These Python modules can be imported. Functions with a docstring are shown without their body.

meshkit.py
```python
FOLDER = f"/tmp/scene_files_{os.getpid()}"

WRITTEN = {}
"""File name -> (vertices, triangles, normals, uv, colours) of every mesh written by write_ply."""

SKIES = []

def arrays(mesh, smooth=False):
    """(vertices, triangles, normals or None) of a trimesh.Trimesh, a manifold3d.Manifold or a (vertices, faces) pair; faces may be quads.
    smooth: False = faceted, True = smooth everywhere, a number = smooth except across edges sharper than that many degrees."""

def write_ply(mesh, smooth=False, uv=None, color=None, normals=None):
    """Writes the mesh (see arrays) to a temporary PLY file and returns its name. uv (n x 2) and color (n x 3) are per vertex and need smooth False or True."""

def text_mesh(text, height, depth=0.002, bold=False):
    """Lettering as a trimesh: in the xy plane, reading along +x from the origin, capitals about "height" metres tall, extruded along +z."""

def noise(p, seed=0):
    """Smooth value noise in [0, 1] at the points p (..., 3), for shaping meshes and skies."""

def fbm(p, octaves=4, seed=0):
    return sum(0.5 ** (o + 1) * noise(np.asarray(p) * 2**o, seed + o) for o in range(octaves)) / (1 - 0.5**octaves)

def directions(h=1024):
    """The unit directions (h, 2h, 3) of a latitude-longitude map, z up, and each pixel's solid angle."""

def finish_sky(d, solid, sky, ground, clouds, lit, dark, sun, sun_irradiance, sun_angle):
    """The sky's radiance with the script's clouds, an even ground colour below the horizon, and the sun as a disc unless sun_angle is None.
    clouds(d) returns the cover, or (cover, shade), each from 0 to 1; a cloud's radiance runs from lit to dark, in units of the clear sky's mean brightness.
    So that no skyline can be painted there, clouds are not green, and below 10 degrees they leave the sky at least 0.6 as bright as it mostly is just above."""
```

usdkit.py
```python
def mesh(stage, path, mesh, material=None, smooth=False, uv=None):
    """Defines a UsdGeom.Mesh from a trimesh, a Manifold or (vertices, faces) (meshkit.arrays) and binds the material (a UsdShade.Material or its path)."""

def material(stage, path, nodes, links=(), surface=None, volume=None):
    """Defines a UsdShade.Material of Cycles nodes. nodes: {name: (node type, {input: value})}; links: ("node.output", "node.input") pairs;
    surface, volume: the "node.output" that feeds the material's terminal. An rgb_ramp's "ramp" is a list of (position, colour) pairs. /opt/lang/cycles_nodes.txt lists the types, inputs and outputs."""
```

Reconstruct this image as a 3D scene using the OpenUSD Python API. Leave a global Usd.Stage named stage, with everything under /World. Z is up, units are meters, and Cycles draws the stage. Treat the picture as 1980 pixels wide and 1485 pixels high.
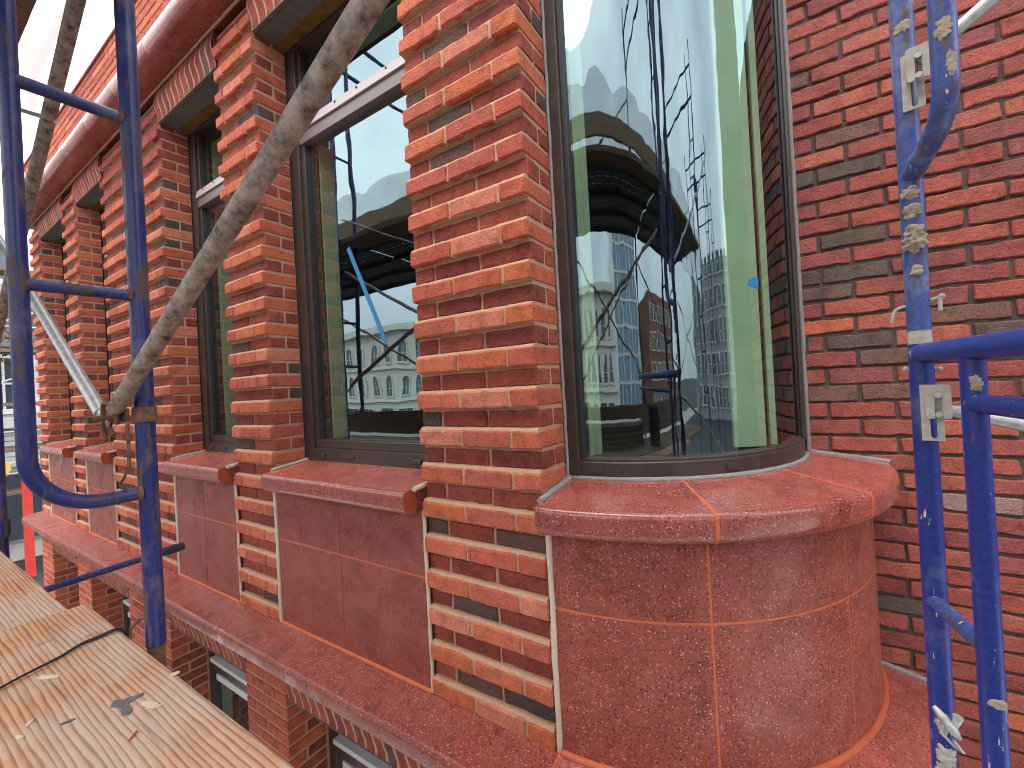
import math, re
import numpy as np, trimesh, usdkit, meshkit
from meshkit import fbm, noise
from shapely.geometry import Polygon, Point, box as sbox
from pxr import Usd, UsdGeom, UsdLux, UsdShade, Gf, Sdf

stage = Usd.Stage.CreateInMemory()
UsdGeom.SetStageUpAxis(stage, "Z"); UsdGeom.SetStageMetersPerUnit(stage, 1.0)
UsdGeom.Xform.Define(stage, "/World")
UsdGeom.Scope.Define(stage, "/World/Looks")
Z0 = 6.0            # local heights are measured from a brick course near the camera; the street lies 6 m below it

# ------------------------------------------------------------------ camera, sky, sun, exposure
F_PX, YAW, PITCH, ROLL = 829.3, -0.5761, 0.0046, -0.0540
CAM = np.array([0.6738, -1.1709, -1.2064])
SUN_AZ, SUN_EL = math.radians(192), math.radians(60)      # direction towards the sun
SKY_STRENGTH, SUN_INTENSITY, SUN_ANGLE = 0.15, 0.36, 45.0
EXPOSURE = 0.76

def camera():
    cy, sy, cp, sp, cr, sr = math.cos(YAW), math.sin(YAW), math.cos(PITCH), math.sin(PITCH), math.cos(ROLL), math.sin(ROLL)
    f = np.array([sy*cp, cy*cp, sp]); r = np.array([cy, -sy, 0]); u = np.cross(r, f)
    r, u = r*cr + u*sr, -r*sr + u*cr
    c = UsdGeom.Camera.Define(stage, "/World/camera")
    m = Gf.Matrix4d(*r, 0, *u, 0, *(-f), 0, CAM[0], CAM[1], CAM[2] + Z0, 1)
    c.AddTransformOp().Set(m)
    c.CreateHorizontalApertureAttr(36.0); c.CreateVerticalApertureAttr(27.0)
    c.CreateFocalLengthAttr(36.0*F_PX/1980)
    c.CreateClippingRangeAttr(Gf.Vec2f(0.02, 5000)); c.CreateExposureAttr(EXPOSURE)
camera()

M = {}
def mat(name, nodes, links, surface="p.BSDF", volume=None):
    M[name] = usdkit.material(stage, f"/World/Looks/{name}", nodes, links, surface=surface, volume=volume)
    return M[name]

sd = np.array([math.sin(SUN_AZ)*math.cos(SUN_EL), math.cos(SUN_AZ)*math.cos(SUN_EL), math.sin(SUN_EL)])
mat("overcast_sky", {
    "sky": ("sky_texture", {"sky_type": "single_scattering", "sun_disc": False, "sun_elevation": SUN_EL, "sun_rotation": SUN_AZ, "air_density": 1.0, "aerosol_density": 2.0}),
    "tc": ("texture_coordinate", {}), "n": ("noise_texture", {"scale": 2.2, "detail": 5.0, "roughness": 0.55}),
    "cl": ("rgb_ramp", {"ramp": [(0.3, (10.0, 10.9, 12.0)), (0.7, (15.0, 15.5, 16.0))]}),
    "cov": ("rgb_ramp", {"ramp": [(0.25, (0.55,)*3), (0.6, (0.92,)*3)]}),
    "sx": ("separate_xyz", {}), "zr": ("map_range", {"from_min": 0.0, "from_max": 1.0, "to_min": 0.62, "to_max": 1.40, "clamp": True}), "gm": ("mix_color", {"blend_type": "multiply", "fac": 1.0, "use_clamp": False, "use_clamp_result": False}), "mx": ("mix_color", {}), "b": ("background_shader", {"strength": SKY_STRENGTH})},
    [("tc.generated", "n.vector"), ("n.fac", "cl.fac"), ("n.fac", "cov.fac"), ("cov.color", "mx.fac"), ("sky.color", "mx.a"), ("cl.color", "mx.b"), ("tc.generated", "sx.vector"), ("sx.z", "zr.value"), ("mx.result", "gm.a"), ("zr.result", "gm.b"), ("gm.result", "b.color")], surface="b.background")
dome = UsdLux.DomeLight.Define(stage, "/World/sky")
UsdShade.MaterialBindingAPI.Apply(dome.GetPrim()).Bind(M["overcast_sky"])
sun = UsdLux.DistantLight.Define(stage, "/World/sun")
sun.CreateIntensityAttr(SUN_INTENSITY); sun.CreateAngleAttr(SUN_ANGLE); sun.CreateNormalizeAttr(True); sun.CreateColorAttr(Gf.Vec3f(1, 0.96, 0.9))
q = Gf.Rotation(Gf.Vec3d(0, 0, -1), Gf.Vec3d(*(-sd)))
sun.AddTransformOp().Set(Gf.Matrix4d().SetRotate(q))

# ------------------------------------------------------------------ materials
def rgb(r, g, b):                       # sRGB 0-255 to linear
    f = lambda c: (c/255/12.92 if c <= 10 else ((c/255+0.055)/1.055)**2.4)
    return (f(r), f(g), f(b))
def sc(c, k): return tuple(min(1.0, x*k) for x in c)

def brick_mat(name, c, pale=0.25, dark=0.40, bumpd=0.008):
    d, p = sc(c, 1-dark), tuple(x*(1-pale) + y*pale for x, y in zip(c, (0.62, 0.42, 0.32)))
    mat(name, {"g": ("geometry", {}),
        "n1": ("noise_texture", {"scale": 17.0, "detail": 4.0, "roughness": 0.65}),
        "n2": ("noise_texture", {"scale": 150.0, "detail": 4.0, "roughness": 0.75}),
        "n3": ("noise_texture", {"scale": 55.0, "detail": 4.0, "roughness": 0.7, "distortion": 0.6}),
        "r1": ("rgb_ramp", {"ramp": [(0.28, d), (0.5, c), (0.68, sc(c, 1.12)), (0.8, p)]}),
        "r2": ("rgb_ramp", {"ramp": [(0.30, (0.35,)*3), (0.44, (0.90,)*3), (0.58, (1.05,)*3), (0.72, (1.35, 1.30, 1.25))]}),
        "m": ("mix_color", {"blend_type": "multiply", "fac": 1.0, "use_clamp": False}),
        "a": ("math", {"math_type": "multiply_add", "value2": 0.45}),
        "b": ("bump", {"strength": 1.0, "distance": bumpd}),
        "p": ("principled_bsdf", {"roughness": 0.88, "specular_ior_level": 0.25})},
        [("g.position", "n1.vector"), ("g.position", "n2.vector"), ("g.position", "n3.vector"), ("n1.fac", "r1.fac"), ("n2.fac", "r2.fac"),
         ("r1.color", "m.a"), ("r2.color", "m.b"), ("m.result", "p.base_color"), ("n2.fac", "a.value1"), ("n3.fac", "a.value3"), ("a.value", "b.height"), ("b.normal", "p.normal")])
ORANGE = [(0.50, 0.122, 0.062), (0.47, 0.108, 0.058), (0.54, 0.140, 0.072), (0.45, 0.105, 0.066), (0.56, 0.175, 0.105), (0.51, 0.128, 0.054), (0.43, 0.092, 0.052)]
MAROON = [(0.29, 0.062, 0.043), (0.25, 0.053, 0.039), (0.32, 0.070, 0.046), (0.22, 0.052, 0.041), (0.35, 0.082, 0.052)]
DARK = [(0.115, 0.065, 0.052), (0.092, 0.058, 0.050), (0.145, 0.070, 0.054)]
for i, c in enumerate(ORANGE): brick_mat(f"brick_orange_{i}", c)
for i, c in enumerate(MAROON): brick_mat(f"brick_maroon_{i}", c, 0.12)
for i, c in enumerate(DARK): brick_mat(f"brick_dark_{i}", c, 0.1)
WALLRED = [(0.37, 0.090, 0.066), (0.33, 0.081, 0.063), (0.40, 0.103, 0.074), (0.30, 0.080, 0.068), (0.42, 0.118, 0.080), (0.35, 0.096, 0.078), (0.27, 0.082, 0.070), (0.31, 0.088, 0.066)]
WALLDARK = [(0.170, 0.095, 0.075), (0.135, 0.090, 0.072), (0.21, 0.100, 0.078)]
for i, c in enumerate(WALLRED): brick_mat(f"brick_red_{i}", c, 0.3, 0.35)
for i, c in enumerate(WALLDARK): brick_mat(f"brick_brown_{i}", c, 0.1)
brick_mat("brick_pink", (0.34, 0.20, 0.17), 0.2, 0.2)

def rough_mat(name, c, c2=None, scale=60.0, rough=0.9, bump=0.003, spec=0.25, metal=0.0):
    c2 = c2 or sc(c, 0.7)
    mat(name, {"g": ("geometry", {}), "n": ("noise_texture", {"scale": scale, "detail": 5.0, "roughness": 0.65}),
        "r": ("rgb_ramp", {"ramp": [(0.3, c2), (0.7, c)]}), "b": ("bump", {"strength": 0.7, "distance": bump}),
        "p": ("principled_bsdf", {"roughness": rough, "specular_ior_level": spec, "metallic": metal})},
        [("g.position", "n.vector"), ("n.fac", "r.fac"), ("r.color", "p.base_color"), ("n.fac", "b.height"), ("b.normal", "p.normal")])
rough_mat("mortar_tan", (0.50, 0.295, 0.185), (0.37, 0.205, 0.125), 90, bump=0.004)
rough_mat("mortar_dark", (0.115, 0.074, 0.062), (0.070, 0.047, 0.042), 70, bump=0.006)
rough_mat("caulk_white", (0.58, 0.46, 0.36), (0.46, 0.35, 0.26), 60)
rough_mat("caulk_grey", (0.30, 0.27, 0.25), (0.20, 0.18, 0.17), 60)
rough_mat("sealant_orange", (0.52, 0.125, 0.055), (0.43, 0.10, 0.045), 30, rough=0.6, bump=0.002)
rough_mat("end_plate", (0.30, 0.060, 0.028), (0.25, 0.05, 0.024), 12, rough=0.5, bump=0.0005)
rough_mat("soffit_board", (0.15, 0.135, 0.12), (0.10, 0.09, 0.08), 14)
rough_mat("insulation_yellow", (0.22, 0.12, 0.018), (0.10, 0.055, 0.012), 30)
rough_mat("room_dark", (0.055, 0.055, 0.055), (0.035, 0.035, 0.035), 3)
rough_mat("backup_block", (0.10, 0.095, 0.09), (0.06, 0.06, 0.06), 8)
rough_mat("sheathing_green", (0.255, 0.345, 0.215), (0.19, 0.27, 0.155), 5, rough=0.7, bump=0.0008)
rough_mat("steel_rusty", (0.20, 0.10, 0.06), (0.07, 0.035, 0.025), 70, rough=0.75, bump=0.002)
rough_mat("steel_white", (0.46, 0.42, 0.36), (0.30, 0.25, 0.20), 40, rough=0.6, bump=0.0008, spec=0.5)
rough_mat("zinc", (0.55, 0.54, 0.53), (0.34, 0.32, 0.30), 45, rough=0.45, bump=0.0008, metal=0.6)
rough_mat("mortar_splat", (0.42, 0.34, 0.26), (0.26, 0.20, 0.15), 110, bump=0.004)
rough_mat("wire_dark", (0.045, 0.03, 0.03), (0.02, 0.015, 0.015), 200, rough=0.6)
rough_mat("rubber_black", (0.03, 0.03, 0.035), (0.015, 0.015, 0.018), 60, rough=0.5)
rough_mat("asphalt", (0.060, 0.060, 0.062), (0.042, 0.042, 0.044), 9)
rough_mat("concrete_pale", (0.42, 0.40, 0.37), (0.34, 0.32, 0.30), 4)
rough_mat("stone_cream", (0.66, 0.61, 0.53), (0.56, 0.51, 0.43), 3)
rough_mat("stone_trim", (0.66, 0.62, 0.53), (0.56, 0.52, 0.44), 5)
rough_mat("stone_grey", (0.34, 0.34, 0.36), (0.26, 0.26, 0.28), 2)
rough_mat("brick_far", (0.26, 0.11, 0.08), (0.18, 0.075, 0.055), 6)
rough_mat("paint_white", (0.78, 0.77, 0.74), (0.66, 0.65, 0.62), 6)
rough_mat("paint_red", (0.55, 0.05, 0.04), (0.45, 0.04, 0.03), 6)
rough_mat("paint_gold", (0.60, 0.42, 0.08), (0.5, 0.33, 0.06), 6)
rough_mat("plank_dark", (0.22, 0.15, 0.10), (0.12, 0.08, 0.055), 25)
rough_mat("deck_steel", (0.10, 0.10, 0.10), (0.06, 0.06, 0.06), 20, rough=0.6)
rough_mat("chip_dark", (0.16, 0.145, 0.14), (0.09, 0.08, 0.08), 120)
rough_mat("chip_pale", (0.62, 0.48, 0.34), (0.50, 0.36, 0.24), 120)
rough_mat("red_chalk", (0.42, 0.11, 0.09), (0.32, 0.08, 0.07), 120)
rough_mat("tree_bark", (0.10, 0.075, 0.055), (0.06, 0.045, 0.035), 20)
rough_mat("leaf_gold", (0.20, 0.15, 0.03), (0.12, 0.09, 0.02), 5)

def plain(name, c, rough=0.4, spec=0.5, metal=0.0, coat=0.0):
    mat(name, {"p": ("principled_bsdf", {"base_color": c, "roughness": rough, "specular_ior_level": spec, "metallic": metal, "coat_weight": coat})}, [])
mat("frame_bronze", {"g": ("geometry", {}), "n": ("noise_texture", {"scale": 14.0, "detail": 4.0}), "r": ("rgb_ramp", {"ramp": [(0.3, (0.030, 0.018, 0.015)), (0.75, (0.048, 0.030, 0.025))]}),
    "n2": ("noise_texture", {"scale": 40.0, "detail": 5.0}), "rr": ("map_range", {"from_min": 0.3, "from_max": 0.7, "to_min": 0.30, "to_max": 0.48}),
    "p": ("principled_bsdf", {"specular_ior_level": 0.5})},
    [("g.position", "n.vector"), ("g.position", "n2.vector"), ("n.fac", "r.fac"), ("r.color", "p.base_color"), ("n2.fac", "rr.value"), ("rr.result", "p.roughness")])
plain("frame_metal", (0.46, 0.38, 0.37), 0.38, 0.5, 0.2)
plain("frame_metal_dark", (0.17, 0.13, 0.125), 0.38, 0.5, 0.2)
plain("gasket", (0.012, 0.012, 0.012), 0.5)
plain("far_glass", (0.05, 0.065, 0.08), 0.06, 0.9)
plain("far_glass_blue", (0.16, 0.24, 0.33), 0.08, 0.9)
plain("blind_white", (0.50, 0.49, 0.48), 0.6)
plain("tape_blue", (0.015, 0.15, 0.34), 0.6)

def terracotta(name, base, rough=0.32, coat=0.35, speck=1.0, spec=0.5):
    g = {"g": ("geometry", {}), "nw": ("noise_texture", {"scale": 60.0, "detail": 2.0}), "wv": ("vector_math", {"math_type": "multiply_add", "vector2": (0.012, 0.012, 0.012)}), "nd": ("noise_texture", {"scale": 3.3, "detail": 3.0}), "dm": ("map_range", {"from_min": 0.35, "from_max": 0.65, "to_min": 0.70, "to_max": 1.0, "clamp": True}), "e1": ("math", {"math_type": "multiply"}), "e2": ("math", {"math_type": "multiply"}),
        "n1": ("noise_texture", {"scale": 7.0, "detail": 6.0, "roughness": 0.68, "distortion": 0.8}),
        "r1": ("rgb_ramp", {"ramp": [(0.30, sc(base, 0.66)), (0.52, base), (0.72, tuple(x*0.94+y*0.06 for x, y in zip(base, (0.5, 0.36, 0.34))))]}),
        "v1": ("voronoi_texture", {"scale": 132.0}), "s1": ("separate_color", {}), "c1": ("math", {"math_type": "greater_than", "value2": 0.46}), "d1": ("math", {"math_type": "less_than", "value2": 0.36}), "k1": ("math", {"math_type": "multiply"}),
        "v2": ("voronoi_texture", {"scale": 158.0}), "s2": ("separate_color", {}), "c2": ("math", {"math_type": "greater_than", "value2": 0.68}), "d2": ("math", {"math_type": "less_than", "value2": 0.29}), "k2": ("math", {"math_type": "multiply"}),
        "v3": ("voronoi_texture", {"scale": 420.0}), "r3": ("rgb_ramp", {"ramp": [(0.15, (0.72,)*3), (0.5, (1.05,)*3)]}), "mm": ("mix_color", {"blend_type": "multiply", "fac": 0.75, "use_clamp": False}),
        "m1": ("mix_color", {"b": (0.035, 0.018, 0.018)}), "m2": ("mix_color", {"b": (0.72, 0.42, 0.34)}),
        "f1": ("math", {"math_type": "multiply", "value2": 0.95*speck}), "f2": ("math", {"math_type": "multiply", "value2": 0.8*speck}),
        "n4": ("noise_texture", {"scale": 9.0, "detail": 6.0, "roughness": 0.7}), "rr": ("map_range", {"from_min": 0.38, "from_max": 0.64, "to_min": rough*0.45, "to_max": rough*1.7, "clamp": True}),
        "nb": ("noise_texture", {"scale": 120.0, "detail": 3.0}), "b": ("bump", {"strength": 0.25, "distance": 0.0015}),
        "p": ("principled_bsdf", {"specular_ior_level": spec, "coat_weight": coat, "coat_roughness": 0.16})}
    L = [("g.position", f"{n}.vector") for n in ("n1", "v3", "n4", "nb", "nw", "nd")] + [("nw.color", "wv.vector1"), ("g.position", "wv.vector3"), ("wv.vector", "v1.vector"), ("wv.vector", "v2.vector"), ("nd.fac", "dm.value")]
    L += [("n1.fac", "r1.fac"), ("v1.color", "s1.color"), ("s1.r", "c1.value1"), ("v1.distance", "d1.value1"), ("c1.value", "k1.value1"), ("d1.value", "k1.value2"),
          ("v2.color", "s2.color"), ("s2.g", "c2.value1"), ("v2.distance", "d2.value1"), ("c2.value", "k2.value1"), ("d2.value", "k2.value2"),
          ("v3.distance", "r3.fac"), ("r1.color", "mm.a"), ("r3.color", "mm.b"), ("mm.result", "m1.a"), ("k1.value", "f1.value1"), ("f1.value", "e1.value1"), ("dm.result", "e1.value2"), ("e1.value", "m1.fac"), ("m1.result", "m2.a"), ("k2.value", "f2.value1"), ("f2.value", "e2.value1"), ("dm.result", "e2.value2"), ("e2.value", "m2.fac"),
          ("m2.result", "p.base_color"), ("n4.fac", "rr.value"), ("rr.result", "p.roughness"), ("nb.fac", "b.height"), ("b.normal", "p.normal")]
    mat(name, g, L)
terracotta("terracotta_bay", (0.275, 0.062, 0.043), 0.40, 0.10, 1.0, 0.3)
terracotta("terracotta_panel", (0.24, 0.055, 0.041), 0.42, 0.12, 0.5, 0.3)
terracotta("terracotta_sill", (0.275, 0.060, 0.043), 0.22, 0.40)
terracotta("terracotta_ledge", (0.265, 0.057, 0.040), 0.30, 0.15, 1.0, 0.4)
terracotta("terracotta_right", (0.36, 0.085, 0.062), 0.30, 0.4)

def glass(name, ior, tint, wob=0.0, scale=3.0, vs=(1, 1, 1), boost=0.0):
    n = {"f": ("fresnel", {"IOR": ior}), "bf": ("mix_float", {"b": 0.14}), "t": ("transparent_bsdf", {"color": (0.90, 0.96, 0.93)}), "s": ("glossy_bsdf", {"color": tint, "roughness": 0.0}), "mx": ("mix_closure", {}),
         "g": ("geometry", {}), "mp": ("mapping", {"scale": vs}), "n": ("noise_texture", {"scale": scale, "detail": 2.0}), "b": ("bump", {"strength": 1.0, "distance": wob})}
    l = [("f.fac", "bf.a"), ("g.backfacing", "bf.fac"), ("bf.result", "mx.fac"), ("t.BSDF", "mx.closure1"), ("s.BSDF", "mx.closure2"), ("g.position", "mp.vector"), ("mp.vector", "n.vector"), ("n.fac", "b.height"), ("b.normal", "s.normal")]
    mat(name, n, l, surface="mx.closure")
glass("pane_flat", 2.9, (0.76, 0.97, 1.0), 0.0019, 2.2)
glass("pane_curved", 2.5, (0.74, 0.96, 1.0), 0.0008, 5.0, (3.0, 3.0, 0.7))

# blue scaffold paint: scratches, chips, rust and mortar dust; the cue of wear is the object's own
def blue_mat(name, base, rust=0.5, chips=0.6, dust=0.4):
    mat(name, {"g": ("geometry", {}), "mp": ("mapping", {"scale": (1.0, 1.0, 0.22)}),
        "n1": ("noise_texture", {"scale": 48.0, "detail": 6.0, "roughness": 0.7}), "n2": ("noise_texture", {"scale": 75.0, "detail": 4.0, "roughness": 0.65}), "n3": ("noise_texture", {"scale": 9.0, "detail": 5.0, "roughness": 0.6}),
        "nv": ("noise_texture", {"scale": 130.0, "detail": 2.0}),
        "rb": ("rgb_ramp", {"ramp": [(0.3, sc(base, 0.7)), (0.7, sc(base, 1.25))]}),
        "kr": ("rgb_ramp", {"ramp": [(0.66-0.22*rust, (0,)*3), (0.74-0.20*rust, (1,)*3)]}),
        "kc": ("rgb_ramp", {"ramp": [(0.80-0.16*chips, (0,)*3), (0.83-0.16*chips, (1,)*3)]}),
        "kd": ("rgb_ramp", {"ramp": [(0.55, (0,)*3), (0.80, (0.6*dust,)*3)]}),
        "m1": ("mix_color", {"b": (0.085, 0.050, 0.038)}), "m2": ("mix_color", {"b": (0.55, 0.50, 0.44)}), "m3": ("mix_color", {"b": (0.42, 0.38, 0.36)}),
        "rr": ("mix_float", {"a": 0.34, "b": 0.8}), "b": ("bump", {"strength": 0.5, "distance": 0.001}),
        "p": ("principled_bsdf", {"specular_ior_level": 0.5})},
        [("g.position", "mp.vector"), ("mp.vector", "n1.vector"), ("mp.vector", "n2.vector"), ("g.position", "n3.vector"), ("g.position", "nv.vector"),
         ("nv.fac", "rb.fac"), ("n1.fac", "kr.fac"), ("n2.fac", "kc.fac"), ("n3.fac", "kd.fac"), ("rb.color", "m1.a"), ("kr.color", "m1.fac"), ("m1.result", "m3.a"), ("kd.color", "m3.fac"), ("m3.result", "m2.a"), ("kc.color", "m2.fac"), ("m2.result", "p.base_color"),
         ("kr.color", "rr.fac"), ("rr.result", "p.roughness"), ("n2.fac", "b.height"), ("b.normal", "p.normal")])
blue_mat("blue_worn", (0.013, 0.018, 0.100), 0.62, 0.55, 0.40)
blue_mat("blue_bright", (0.013, 0.024, 0.160), 0.22, 0.92, 0.45)
blue_mat("blue_pale", (0.035, 0.062, 0.220), 0.60, 0.95, 0.95)
mat("tube_grey", {"g": ("geometry", {}), "n1": ("noise_texture", {"scale": 38.0, "detail": 6.0, "roughness": 0.7}), "n2": ("noise_texture", {"scale": 120.0, "detail": 4.0}),
    "r": ("rgb_ramp", {"ramp": [(0.34, (0.05, 0.034, 0.026)), (0.43, (0.20, 0.150, 0.120)), (0.58, (0.36, 0.29, 0.25)), (0.75, (0.48, 0.40, 0.35))]}), "b": ("bump", {"strength": 0.7, "distance": 0.0012}),
    "p": ("principled_bsdf", {"roughness": 0.55, "specular_ior_level": 0.4, "metallic": 0.15})},
    [("g.position", "n1.vector"), ("g.position", "n2.vector"), ("n1.fac", "r.fac"), ("r.color", "p.base_color"), ("n2.fac", "b.height"), ("b.normal", "p.normal")])
# planks: long rings of pine grain along x, pale weathering over orange fresh wood
mat("plank_pine", {"g": ("geometry", {}), "mp": ("mapping", {"scale": (0.55, 13.0, 13.0)}), "nd": ("noise_texture", {"scale": 1.6, "detail": 3.0}),
    "mpw": ("mapping", {"scale": (0.10, 1.0, 0.6)}), "w": ("wave_texture", {"wave_type": "bands", "bands_direction": "y", "profile": "saw", "scale": 34.0, "distortion": 6.0, "detail": 3.0, "detail_scale": 1.0, "detail_roughness": 0.55}),
    "rw": ("rgb_ramp", {"ramp": [(0.0, (0.52, 0.27, 0.135)), (0.5, (0.46, 0.21, 0.095)), (0.82, (0.24, 0.078, 0.030)), (1.0, (0.41, 0.18, 0.08))]}),
    "rp": ("rgb_ramp", {"ramp": [(0.0, (0.50, 0.345, 0.25)), (0.6, (0.43, 0.285, 0.20)), (0.88, (0.25, 0.145, 0.095)), (1.0, (0.42, 0.275, 0.19))]}),
    "nb": ("noise_texture", {"scale": 3.4, "detail": 4.0, "roughness": 0.6}), "kb": ("rgb_ramp", {"ramp": [(0.42, (0,)*3), (0.58, (1,)*3)]}),
    "nf": ("noise_texture", {"scale": 6.0, "detail": 6.0, "roughness": 0.7}), "rf": ("rgb_ramp", {"ramp": [(0.26, (0.45,)*3), (0.45, (0.95,)*3), (0.75, (1.12,)*3)]}),
    "ns": ("noise_texture", {"scale": 17.0, "detail": 3.0}), "ks": ("rgb_ramp", {"ramp": [(0.66, (0,)*3), (0.72, (0.8,)*3)]}),
    "mx": ("mix_color", {}), "mu": ("mix_color", {"blend_type": "multiply", "fac": 0.9, "use_clamp": False}), "mr": ("mix_color", {"b": (0.34, 0.09, 0.07)}),
    "hb": ("mix_float", {"fac": 0.35}), "b": ("bump", {"strength": 0.6, "distance": 0.004}), "p": ("principled_bsdf", {"roughness": 0.72, "specular_ior_level": 0.3})},
    [("g.position", "mpw.vector"), ("mpw.vector", "w.vector"), ("w.fac", "rw.fac"), ("w.fac", "rp.fac"), ("g.position", "nb.vector"), ("nb.fac", "kb.fac"), ("rw.color", "mx.a"), ("rp.color", "mx.b"), ("kb.color", "mx.fac"),
     ("g.position", "mp.vector"), ("mp.vector", "nf.vector"), ("nf.fac", "rf.fac"), ("mx.result", "mu.a"), ("rf.color", "mu.b"), ("g.position", "ns.vector"), ("ns.fac", "ks.fac"), ("mu.result", "mr.a"), ("ks.color", "mr.fac"), ("mr.result", "p.base_color"),
     ("nf.fac", "hb.a"), ("w.fac", "hb.b"), ("hb.result", "b.height"), ("b.normal", "p.normal")])
mat("sheet_white", {"g": ("geometry", {}), "n": ("noise_texture", {"scale": 3.0, "detail": 5.0}), "r": ("rgb_ramp", {"ramp": [(0.3, (0.82, 0.84, 0.88)), (0.7, (0.92, 0.93, 0.95))]}),
    "d": ("diffuse_bsdf", {}), "t": ("translucent_bsdf", {}), "mx": ("mix_closure", {"fac": 0.72})},
    [("g.position", "n.vector"), ("n.fac", "r.fac"), ("r.color", "d.color"), ("r.color", "t.color"), ("d.BSDF", "mx.closure1"), ("t.BSDF", "mx.closure2")], surface="mx.closure")
mat("strap_pink", {"d": ("diffuse_bsdf", {"color": (0.8, 0.55, 0.52)}), "t": ("translucent_bsdf", {"color": (0.85, 0.55, 0.52)}), "mx": ("mix_closure", {"fac": 0.6})}, [("d.BSDF", "mx.closure1"), ("t.BSDF", "mx.closure2")], surface="mx.closure")

# ------------------------------------------------------------------ helpers
used = {}
def numbered(parent, name):
    k = used.get((parent, name), 0); used[(parent, name)] = k + 1
    return f"{parent}/{name}" + (f"_{k:03d}" if k else "")
BASE = {}
def tag(prim, label=None, cat=None, group=None, kind=None):
    for k, v in (("label", label), ("category", cat), ("group", group), ("kind", kind)):
        if v: prim.SetCustomDataByKey(k, v)
def thing(name, label, cat, base, group=None, kind=None):
    path = numbered("/World", name)
    x = UsdGeom.Xform.Define(stage, path); x.AddTranslateOp().Set(Gf.Vec3d(base[0], base[1], base[2] + Z0))
    tag(x.GetPrim(), label, cat, group, kind); BASE[path] = np.array(base, float)
    return path
def arr(m):
    if isinstance(m, (list,)): return cat([arr(x) for x in m])
    if hasattr(m, "to_mesh"):
        k = m.to_mesh(); return np.array(k.vert_properties[:, :3], float), np.array(k.tri_verts)
    if isinstance(m, trimesh.Trimesh): return np.array(m.vertices), np.array(m.faces)
    v, f = np.asarray(m[0], float), np.asarray(m[1], int)
    if f.shape[1] == 4: f = np.vstack([f[:, [0, 1, 2]], f[:, [0, 2, 3]]])
    return v, f
def cat(ms):
    V, F, n = [], [], 0
    for m in ms:
        v, f = arr(m); V.append(v); F.append(f + n); n += len(v)
    return np.vstack(V), np.vstack(F)
def part(parent, name, m, material, smooth=35, label=None, kind=None):
    path = numbered(parent, name); v, f = arr(m)
    b = parent
    while b not in BASE: b = b.rsplit("/", 1)[0]
    p = usdkit.mesh(stage, path, (v - BASE[b], f), M[material], smooth=smooth)
    tag(p.GetPrim(), label, kind=kind)
    return path
def solo(name, label, cat_, m, material, smooth=35, group=None, kind=None):
    path = numbered("/World", name); v, f = arr(m); v = v + [0, 0, Z0]
    p = usdkit.mesh(stage, path, (v, f), M[material], smooth=smooth); tag(p.GetPrim(), label, cat_, group, kind)
    return path

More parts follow.
